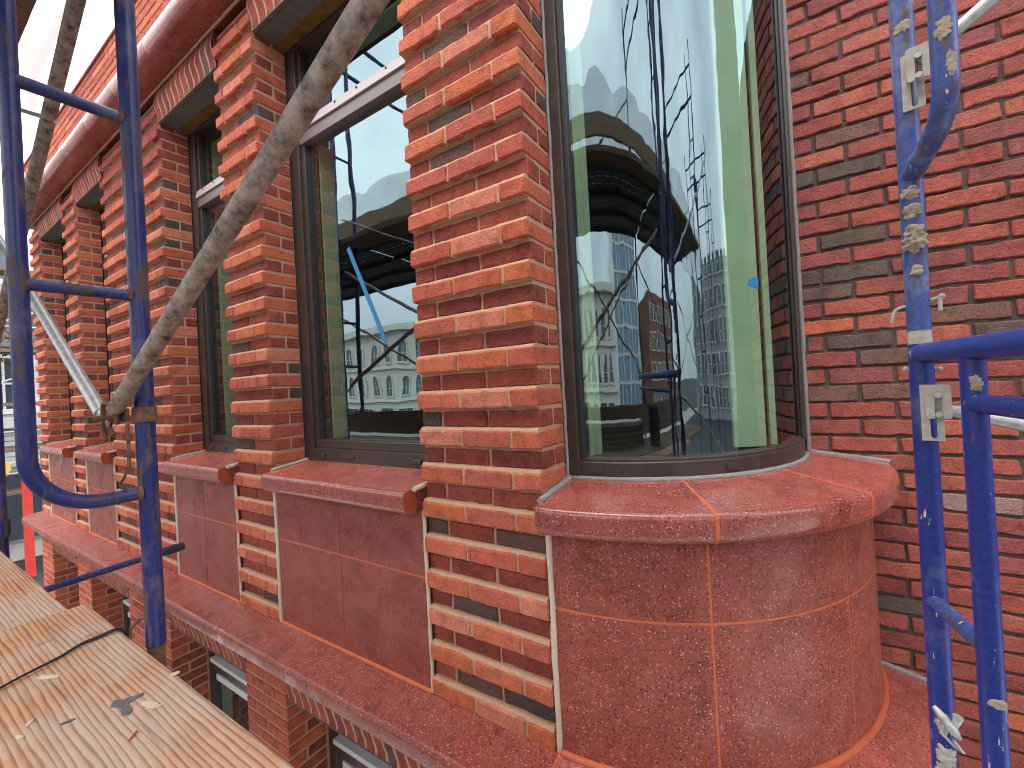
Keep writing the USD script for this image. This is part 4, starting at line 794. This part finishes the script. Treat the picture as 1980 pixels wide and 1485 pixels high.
for args in ((R2, 0.0156, 0.0, -0.690, 0.009, 0.017, 0.002, 71), (R2, 0.0156, 0.4, -0.745, 0.006, 0.02, 0.002, 72), (R1, 0.0166, 0.0, -0.585, 0.011, 0.012, 0.002, 73)):
    part(t, "mortar_splat", splat(*args), "mortar_splat", 50)
t = thing("frame_pin", "bent silver pin pushed through the joint of the blue frames at the right", "pin", (R1[0], R1[1], -1.1))
part(t, "rod", tube(np.array([loc(-0.037, 0.010, -1.125), loc(-0.035, 0.010, -1.112), loc(-0.031, 0.008, -1.102), loc(-0.023, 0.005, -1.098), loc(0.0, 0.0, -1.094), loc(0.026, 0.0, -1.088), loc(0.032, 0.0, -1.086)]), 0.0030, 10), "steel_white")
part(t, "flip_tab", cat([rbx(R1[0]+0.025, R1[0]+0.031, R1[1]-0.012, R1[1]-0.008, -1.112, -1.088, 0.0015), trimesh.creation.icosphere(1, 0.0055).apply_translation(loc(0.032, 0.0, -1.086))]), "steel_white", 40)
brace("cross_brace", "grey diagonal tube rising to the upper right from the top lock plate", (0.905, -0.115, -0.660), (2.9, -0.02, 0.78), 0.0108, "zinc")
brace("cross_brace", "grey diagonal tube falling right from the lower lock plate", (0.910, -0.112, -1.292), (2.9, -0.02, -1.905), 0.0105, "zinc")

# ------------------------------------------------------------------ planks underfoot, with what lies on them
def plank(name, label, x0, x1, y0, y1, zt, th=0.038, m="plank_pine", group="scaffold planks", seed=0, kind=None):
    nx = max(6, int((x1-x0)/0.03)); prof = []
    yc = np.linspace(y0+0.006, y1-0.006, 12)
    prof = [(y0, zt-th+0.004), (y0, zt-0.006), (y0+0.002, zt-0.002)] + [(y, zt) for y in yc] + [(y1-0.002, zt-0.002), (y1, zt-0.006), (y1, zt-th+0.004), (y1-0.004, zt-th), (y0+0.004, zt-th)]
    pr = np.array(prof); xs = np.linspace(x0, x1, nx); V = np.array([[x, y, z] for x in xs for y, z in pr])
    w = fbm(V*[6, 40, 30]+seed, 3, 2)-0.5; V[:, 2] += w*0.0025; V[:, 1] += (fbm(V*[9, 3, 30]+seed, 2, 4)-0.5)*0.003
    n = len(pr); i, j = np.meshgrid(np.arange(nx-1), np.arange(n), indexing="ij"); j2 = (j+1) % n
    F = np.stack([i*n+j, (i+1)*n+j, (i+1)*n+j2, i*n+j2], -1).reshape(-1, 4); F = np.vstack([F[:, [0, 1, 2]], F[:, [0, 2, 3]]])
    tv, tf = trimesh.creation.triangulate_polygon(Polygon(pr), engine="earcut"); idx = np.array([int(np.argmin(((pr-q_)**2).sum(1))) for q_ in tv]); tf = idx[tf]
    F = np.vstack([F, tf, tf[:, ::-1]+(nx-1)*n]); g = trimesh.Trimesh(V, F, process=False); g.fix_normals()
    return solo(name, label, "plank", g, m, 40, group, kind)
plank("wood_plank", "pale pine plank in front, bound with dark wire, its end at the left", -0.915, 2.2, -1.086, -0.846, -1.720, seed=1)
plank("wood_plank", "pine plank lying lower, running off to the left edge under the front plank", -3.3, -0.55, -1.095, -0.856, -1.760, seed=5)
for k in range(4): plank("wood_plank", "dark scaffold plank behind the camera, row " + ("next to the front plank", "second from the front plank", "third from the front plank", "along the outer legs")[k], -5.2, 3.6, -1.340-0.25*k, -1.105-0.25*k, -1.76, m="plank_dark", seed=9+k)
w = np.array([[-0.555, -1.10, -1.716], [-0.584, -1.035, -1.7155], [-0.605, -0.985, -1.715], [-0.622, -0.945, -1.716], [-0.640, -0.910, -1.715], [-0.645, -0.878, -1.716], [-0.643, -0.850, -1.716], [-0.643, -0.8435, -1.723], [-0.643, -0.8425, -1.765]])
from scipy.interpolate import splprep, splev
def smooth_curve(p, n=60):
    tck, _ = splprep(np.asarray(p).T, s=0, k=3); return np.array(splev(np.linspace(0, 1, n), tck)).T
wy = smooth_curve(w); w2 = wy + np.stack([0.006*np.sin(np.linspace(0, 2*np.pi, 60))*np.linspace(0.2, 1, 60), 0*wy[:, 0], 0.0012+0*wy[:, 0]], -1)
solo("tie_wire", "twisted dark tie wire wrapped over the edge of the front plank", "wire", cat([tube(wy, 0.0024, 8), tube(w2, 0.0022, 8)]), "wire_dark")
def flat_bit(pts, z, th, seed):
    pg = Polygon(pts); m = trimesh.creation.extrude_polygon(pg, th, engine="earcut").subdivide().subdivide(); v = np.array(m.vertices); v[:, 2] += z; v += (noise(np.stack([v*300]*1)[0] + seed, 3)[:, None]-0.5)*0.0025; m.vertices = v; return m
solo("bark_flake", "dark grey torn flake lying on the front plank", "flake", flat_bit([(-0.345, -0.934), (-0.333, -0.926), (-0.322, -0.900), (-0.316, -0.902), (-0.312, -0.925), (-0.290, -0.925), (-0.277, -0.934), (-0.286, -0.940), (-0.305, -0.935), (-0.318, -0.936), (-0.330, -0.943)][::-1], -1.7195, 0.0015, 2), "chip_dark", 40)
chips = [((-0.552, -0.977), "pale wood splinter beside the dark wire on the plank", "chip_pale", 0.020, 0.006), ((-0.335, -0.8485), "small white chip on the right edge of the front plank", "caulk_white", 0.006, 0.004), ((-0.405, -1.025), "tiny pale chip near the left edge of the picture on the plank", "chip_pale", 0.007, 0.003),
         ((-0.375, -1.04), "second tiny chip below it at the plank's lower left", "chip_pale", 0.006, 0.003), ((-0.350, -0.992), "dark splinter in the middle of the front plank", "chip_dark", 0.009, 0.0018), ((-0.212, -0.945), "dark brown splinter low on the front plank near the picture's bottom", "red_chalk", 0.010, 0.002), ((-0.272, -0.905), "flat pale smear of mortar beside the dark flake", "chip_pale", 0.022, 0.006)]
for k, ((x, y), lab, m, a, b) in enumerate(chips):
    s = trimesh.creation.icosphere(2); an = 0.5+k; v = np.array(s.vertices)*[a, b, 0.0022 if k != 6 else 0.0008]; v *= (0.7+0.8*noise(v*250+k*3, 5))[:, None]; R = np.array([[math.cos(an), -math.sin(an), 0], [math.sin(an), math.cos(an), 0], [0, 0, 1]])
    solo("wood_chip", lab, "chip", (v @ R.T + [x, y, -1.719], s.faces), m, 50, "bits of debris on the front plank")

# ------------------------------------------------------------------ upper deck, guard board, sheets (mirrored in the glass; the deck's edge shows at the upper left)
plank("wood_plank", "brown plank of the upper deck seen from below at the top left corner", -5.2, -0.62, -1.04, -0.80, 0.205, 0.045, "plank_dark", seed=31)
plank("wood_plank", "upper deck plank over the camera, mirrored in the bay window", -0.55, 3.7, -1.04, -0.86, 0.205, 0.045, "plank_dark", seed=33)
def steel_deck(label, x0, x1, y0, y1, z):
    t = thing("steel_deck", label, "deck", ((x0+x1)/2, (y0+y1)/2, z-0.05), "perforated steel scaffold decks")
    pg = sbox(x0, y0, x1, y1); holes = []
    for yy in np.linspace(y0+0.08, y1-0.08, 3):
        for xx in np.arange(x0+0.05, x1-0.04, 0.075): holes.append(Polygon([(xx+0.009*math.cos(a), yy+0.009*math.sin(a)) for a in np.arange(6)*math.pi/3]))
    from shapely.ops import unary_union
    m = trimesh.creation.extrude_polygon(pg.difference(unary_union(holes)), 0.003, engine="earcut"); m.apply_translation([0, 0, z-0.003])
    part(t, "tread", m, "deck_steel", False)
    part(t, "edge", bx(x0, x1, y0-0.004, y0, z-0.05, z), "deck_steel", False); part(t, "edge", bx(x0, x1, y1, y1+0.004, z-0.05, z), "deck_steel", False)
for k, (a, b) in enumerate(((-4.83, -2.70), (-2.68, -0.57), (-0.55, 1.57), (1.59, 3.71))):
    for s in range(3):
        steel_deck(f"dark perforated deck overhead mirrored in the glass, {('inner', 'middle', 'outer')[s]} strip of the {('far left', 'left', 'middle', 'right')[k]} bay", a, b, -1.43-0.39*s, -1.05-0.39*s, 0.19)
plank("guard_board", "brown guard board along the outer legs above the deck, mirrored in the glass", -5.2, 3.8, -2.262, -2.222, 1.24, 0.21, "plank_dark", seed=35)
plank("toe_board", "dark toe board standing along the outer legs at deck level, mirrored low in the glass", -5.2, 3.6, -2.250, -2.212, -1.44, 0.30, "plank_dark", seed=37)
t = thing("board_stack", "stack of dark boards on the deck behind the camera, mirrored low in the bay", "board stack", (0.6, -1.9, -1.76))
for k in range(5): part(t, "board", rbx(-0.5+0.05*(k % 2), 1.3-0.04*(k % 3), -2.05+0.012*(k % 2), -1.80+0.010*(k % 3), -1.758+0.042*k, -1.72+0.042*k, 0.003), "plank_dark" if k != 4 else "zinc", 30)
t = thing("mortar_bucket", "black builder's bucket on the deck behind the camera, mirrored in the bay", "bucket", (1.5, -1.6, -1.76))
part(t, "shell", trimesh.creation.revolve(np.array([[0.0, -1.757], [0.13, -1.757], [0.165, -1.45], [0.175, -1.45], [0.175, -1.435], [0.155, -1.435], [0.125, -1.74], [0, -1.74]]), sections=24).apply_translation([1.5, -1.6, 0]), "rubber_black", 40)
part(t, "handle", tube(np.array([[1.5+0.17*math.cos(a), -1.6+0.10*math.sin(a), -1.46-0.03*math.sin(a)] for a in np.linspace(0, math.pi, 12)]), 0.004, 8), "zinc")
def wavy_sheet(x0, x1, y, z0, z1, seed, nx=90, nz=30):
    xs = np.linspace(x0, x1, nx); s = np.linspace(0, 1, nz); G = np.zeros((nz, nx, 3)); G[..., 0] = xs
    top = z1 - 0.16*np.abs(np.sin((xs-x0)*np.pi/1.07))**0.7*-1 - 0.16 + 0.05*fbm(np.stack([xs*2, xs*0+seed, xs*0], -1), 3); bot = z0 + 0.06*np.sin(xs*2.1)
    G[..., 2] = bot[None]*(1-s[:, None]) + top[None]*s[:, None]; G[..., 1] = y + 0.06*np.sin(xs*4.0+seed)[None]*np.cos(s*3)[:, None] + 0.10*(fbm(G*[1.6, 1, 2.2]+seed, 3)-0.5)
    return grid(G)
solo("debris_sheet", "thin white debris sheet hung behind the outer scaffold legs, mirrored in the glass", "sheet", wavy_sheet(-7.5, 8.6, -2.45, 0.45, 1.75, 3, 140), "sheet_white", True)
# white sheet closing the far end of the scaffold, with a pink strap
G = np.zeros((24, 30, 3)); ys, zs = np.linspace(-1.6, 3.4, 30), np.linspace(1.35, 9.0, 24); G[..., 1], G[..., 2] = np.meshgrid(ys, zs); G[..., 0] = -9.6 + 0.25*(fbm(G*[1, 0.8, 0.5]+4, 3)-0.5)
solo("end_sheet", "bright white sheet hanging at the far upper left beyond the cornice", "sheet", grid(G), "sheet_white", True)
pth = smooth_curve([[-9.40, 1.36, 6.75], [-9.40, 1.089, 5.894], [-9.40, 0.812, 5.036], [-9.40, 0.58, 4.22], [-9.40, 0.54, 3.75]], 24); off = np.array([0, 0.055, -0.012])
solo("strap", "pale pink strap hanging in front of the white sheet at the upper left", "strap", (np.vstack([pth-off, pth+off, pth-off+[0.004, 0, 0], pth+off+[0.004, 0, 0]]), np.array([[k, k+1, 24+k+1, 24+k] for k in range(23)] + [[48+k, 72+k, 72+k+1, 48+k+1] for k in range(23)])), "strap_pink", True)

def facade_windows(t, axis, fixed, a0, a1, rows, pitch, w, arched, glass_m, trim_m, out):
    """Window parts (frame > pane) on a wall plane: axis 'y' -> wall at y=fixed running along x; out = outward sign."""
    n = int((a1-a0)/pitch); s0 = (a1-a0-n*pitch)/2
    for z0, h in rows:
        for k in range(n):
            c = a0 + s0 + (k+0.5)*pitch
            pg = sbox(c-w/2, z0, c+w/2, z0+h)
            if arched: pg = pg.union(Point(c, z0+h).buffer(w/2, 6))
            fr = pg.buffer(0.13, join_style=2).difference(pg.buffer(-0.03))
            def put(pg_, d0, d1):
                m = trimesh.creation.extrude_polygon(pg_, d1-d0, engine="earcut"); v = np.array(m.vertices)
                dd = fixed + out*(d0 + v[:, 2])
                m.vertices = np.stack([v[:, 0], dd, v[:, 1]] if axis == "y" else [dd, v[:, 0], v[:, 1]], -1); m.fix_normals(); return m
            f = part(t, "window", put(fr, 0.0, 0.14), trim_m, False)
            part(f, "pane", put(pg, 0.0, 0.03), glass_m, False)
            part(f, "glazing_bar", put(sbox(c-0.03, z0+0.03, c+0.03, z0+h).union(sbox(c-w/2, z0+h*0.5-0.03, c+w/2, z0+h*0.5+0.03)), 0.03, 0.07), trim_m, False)
t = thing("cream_building", "cream stone building across the street with arched windows, mirrored in the flat windows", "building", (-30, -36, -6))
part(t, "wall", bx(-70, 6, -46, -32, -6, 6.3), "stone_cream", False)
for z, h, d in ((-2.1, 0.35, 0.3), (1.5, 0.30, 0.25), (5.6, 0.7, 0.6)): part(t, "cornice", rbx(-70.1, 6.1, -32.0, -32+d, z, z+h, 0.03), "stone_trim", False)
facade_windows(t, "y", -32, -69.5, 5.5, ((-5.2, 2.3),), 3.2, 2.2, False, "far_glass", "stone_trim", 1)
facade_windows(t, "y", -32, -69.5, 5.5, ((-1.4, 1.7), (2.2, 1.7)), 2.3, 1.15, True, "far_glass", "stone_trim", 1)
t = thing("glass_tower", "pale bluish tower with tall window strips, mirrored in the bay window", "building", (14, -34, -6))
part(t, "wall", bx(10, 25, -62, -50, -6, 30), "paint_white", False)
facade_windows(t, "y", -50, 10.3, 24.7, [(-4.5+3.4*k, 2.7) for k in range(10)], 2.4, 1.7, False, "far_glass_blue", "stone_grey", 1)
t = thing("grey_building", "grey building at the street's far right end, mirrored at the bay's edge", "building", (54, -8, -6))
part(t, "wall", bx(48, 60, -24, 10, -6, 11), "stone_grey", False)
facade_windows(t, "x", 48, -23.5, 9.5, [(-4.6+3.5*k, 2.2) for k in range(5)], 2.6, 1.4, False, "far_glass", "stone_trim", -1)
t = thing("brick_house", "dark red brick building across the street to the right, mirrored in the bay window", "building", (16, -20, -6))
part(t, "wall", bx(28, 48, -60, -42, -6, 9), "brick_far", False)
facade_windows(t, "y", -42, 28.3, 47.7, [(-4.6+3.4*k, 1.9) for k in range(4)], 2.4, 1.2, False, "far_glass", "stone_trim", 1)

# ------------------------------------------------------------------ what shows past the left end of the building
t = thing("corner_building", "pale corner building beyond the left end with a red strip and shop glass below", "building", (-21, 2, -6))
part(t, "wall", bx(-30, -20.6, -9, 12, -6, 6.2), "stone_cream", False)
part(t, "cornice", rbx(-20.6, -19.9, -9.1, 12, 2.15, 2.55, 0.04), "paint_white", False); part(t, "cornice", rbx(-20.6, -20.2, -9.1, 12, -1.7, -1.35, 0.03), "paint_white", False); part(t, "cornice", rbx(-20.6, -20.0, -9.1, 12, 5.9, 6.3, 0.03), "paint_white", False)
part(t, "fascia", bx(-20.6, -20.4, -9, 12, 0.95, 2.1), "stone_grey", False)
for k in range(7): part(t, "siding_board", rbx(-20.6, -20.5+0.02*(k % 2), -9, 12, -2.95+0.17*k, -2.80+0.17*k, 0.01), "paint_white", False)
for k, y in enumerate(np.arange(-8.2, 11, 3.1)):
    f = part(t, "shop_window", bx(-20.6, -20.5, y, y+2.3, -5.4, -3.1), "stone_grey", False); part(f, "pane", bx(-20.5, -20.47, y+0.1, y+2.2, -5.3, -3.2), "far_glass", False)
    part(t, "column", rbx(-20.6, -20.2, y+2.42, y+2.98, -5.9, -3.0, 0.03), "stone_trim", False)
facade_windows(t, "x", -20.6, -8.8, 11.8, ((-1.1, 1.7),), 2.2, 1.2, False, "far_glass", "paint_white", 1)
facade_windows(t, "x", -20.6, -8.8, 11.8, ((3.1, 1.9),), 2.2, 1.2, False, "far_glass", "paint_white", 1)
solo("red_banner", "narrow red vertical strip before the shop glass past the ledge's left end", "banner", rbx(-17.6, -17.55, 1.36, 1.56, -6.0+0.13, -2.6, 0.01), "paint_red", False)
solo("yellow_sign", "small yellow shield-shaped sign at the far left above the shop glass", "sign", trimesh.creation.extrude_polygon(Polygon([(-0.17, 0.2), (0.17, 0.2), (0.17, -0.02), (0, -0.28), (-0.17, -0.02)]), 0.03, engine="earcut").apply_transform(np.array([[0, 0, 1, -17.4], [1, 0, 0, 0.99], [0, 1, 0, -2.75], [0, 0, 0, 1.0]])), "paint_gold", False)
t = thing("far_scaffold", "distant dark scaffold with decks in front of the pale corner building at the left edge", "scaffold", (-17, 1, -6))
for y in (-3.0, -1.6, -0.2, 0.75, 2.6, 4.4): part(t, "post", vert((-18.2, y), -6, 6.5, 0.035, 2, 8), "rubber_black")
for z in (-3.55, -2.3, -1.0, 0.55, 2.9): part(t, "deck", bx(-18.9, -18.1, -3.2, 4.6, z, z+0.09), "plank_dark", False)
for z in (-2.95, -2.62, -1.75, 1.3, 1.75, 3.6): part(t, "guard_rail", tube(line([-18.2, -3.2, z], [-18.2, 4.6, z]), 0.03, 8), "zinc")
for k, z in enumerate((-3.4, -1.0, 0.7)): part(t, "brace_tube", tube(line([-18.15, -0.2, z], [-18.15, 2.6, z+1.4]), 0.025, 8), "zinc")
t = thing("street_tree", "small tree with golden leaves between the far scaffold and the corner building", "tree", (-19.6, 1.1, -6))
part(t, "trunk", tube(np.array([[-19.5, 0.7, -5.9], [-19.5, 0.75, -3], [-19.5, 0.85, 0.2], [-19.5, 1.0, 1.6]]), [0.16, 0.13, 0.09, 0.04], 10), "tree_bark")
r = np.random.default_rng(3); V, F = [], []
for k in range(420):
    c = np.array([-19.5, 1.0, 1.15]) + r.normal(0, 1, 3)*[0.45, 0.9, 0.42]; a, b = r.normal(0, 1, 3), r.normal(0, 1, 3); a /= np.linalg.norm(a); b -= a*(a @ b); b /= np.linalg.norm(b); s = 0.06 + 0.04*r.random()
    n = len(V)*4; V.append(np.array([c-a*s, c+b*s*0.5, c+a*s, c-b*s*0.5])); F.append([n, n+1, n+2, n+3])
part(t, "crown", (np.vstack(V), np.array(F)), "leaf_gold", False)
tag(stage.GetPrimAtPath("/World/sky"), kind="structure")
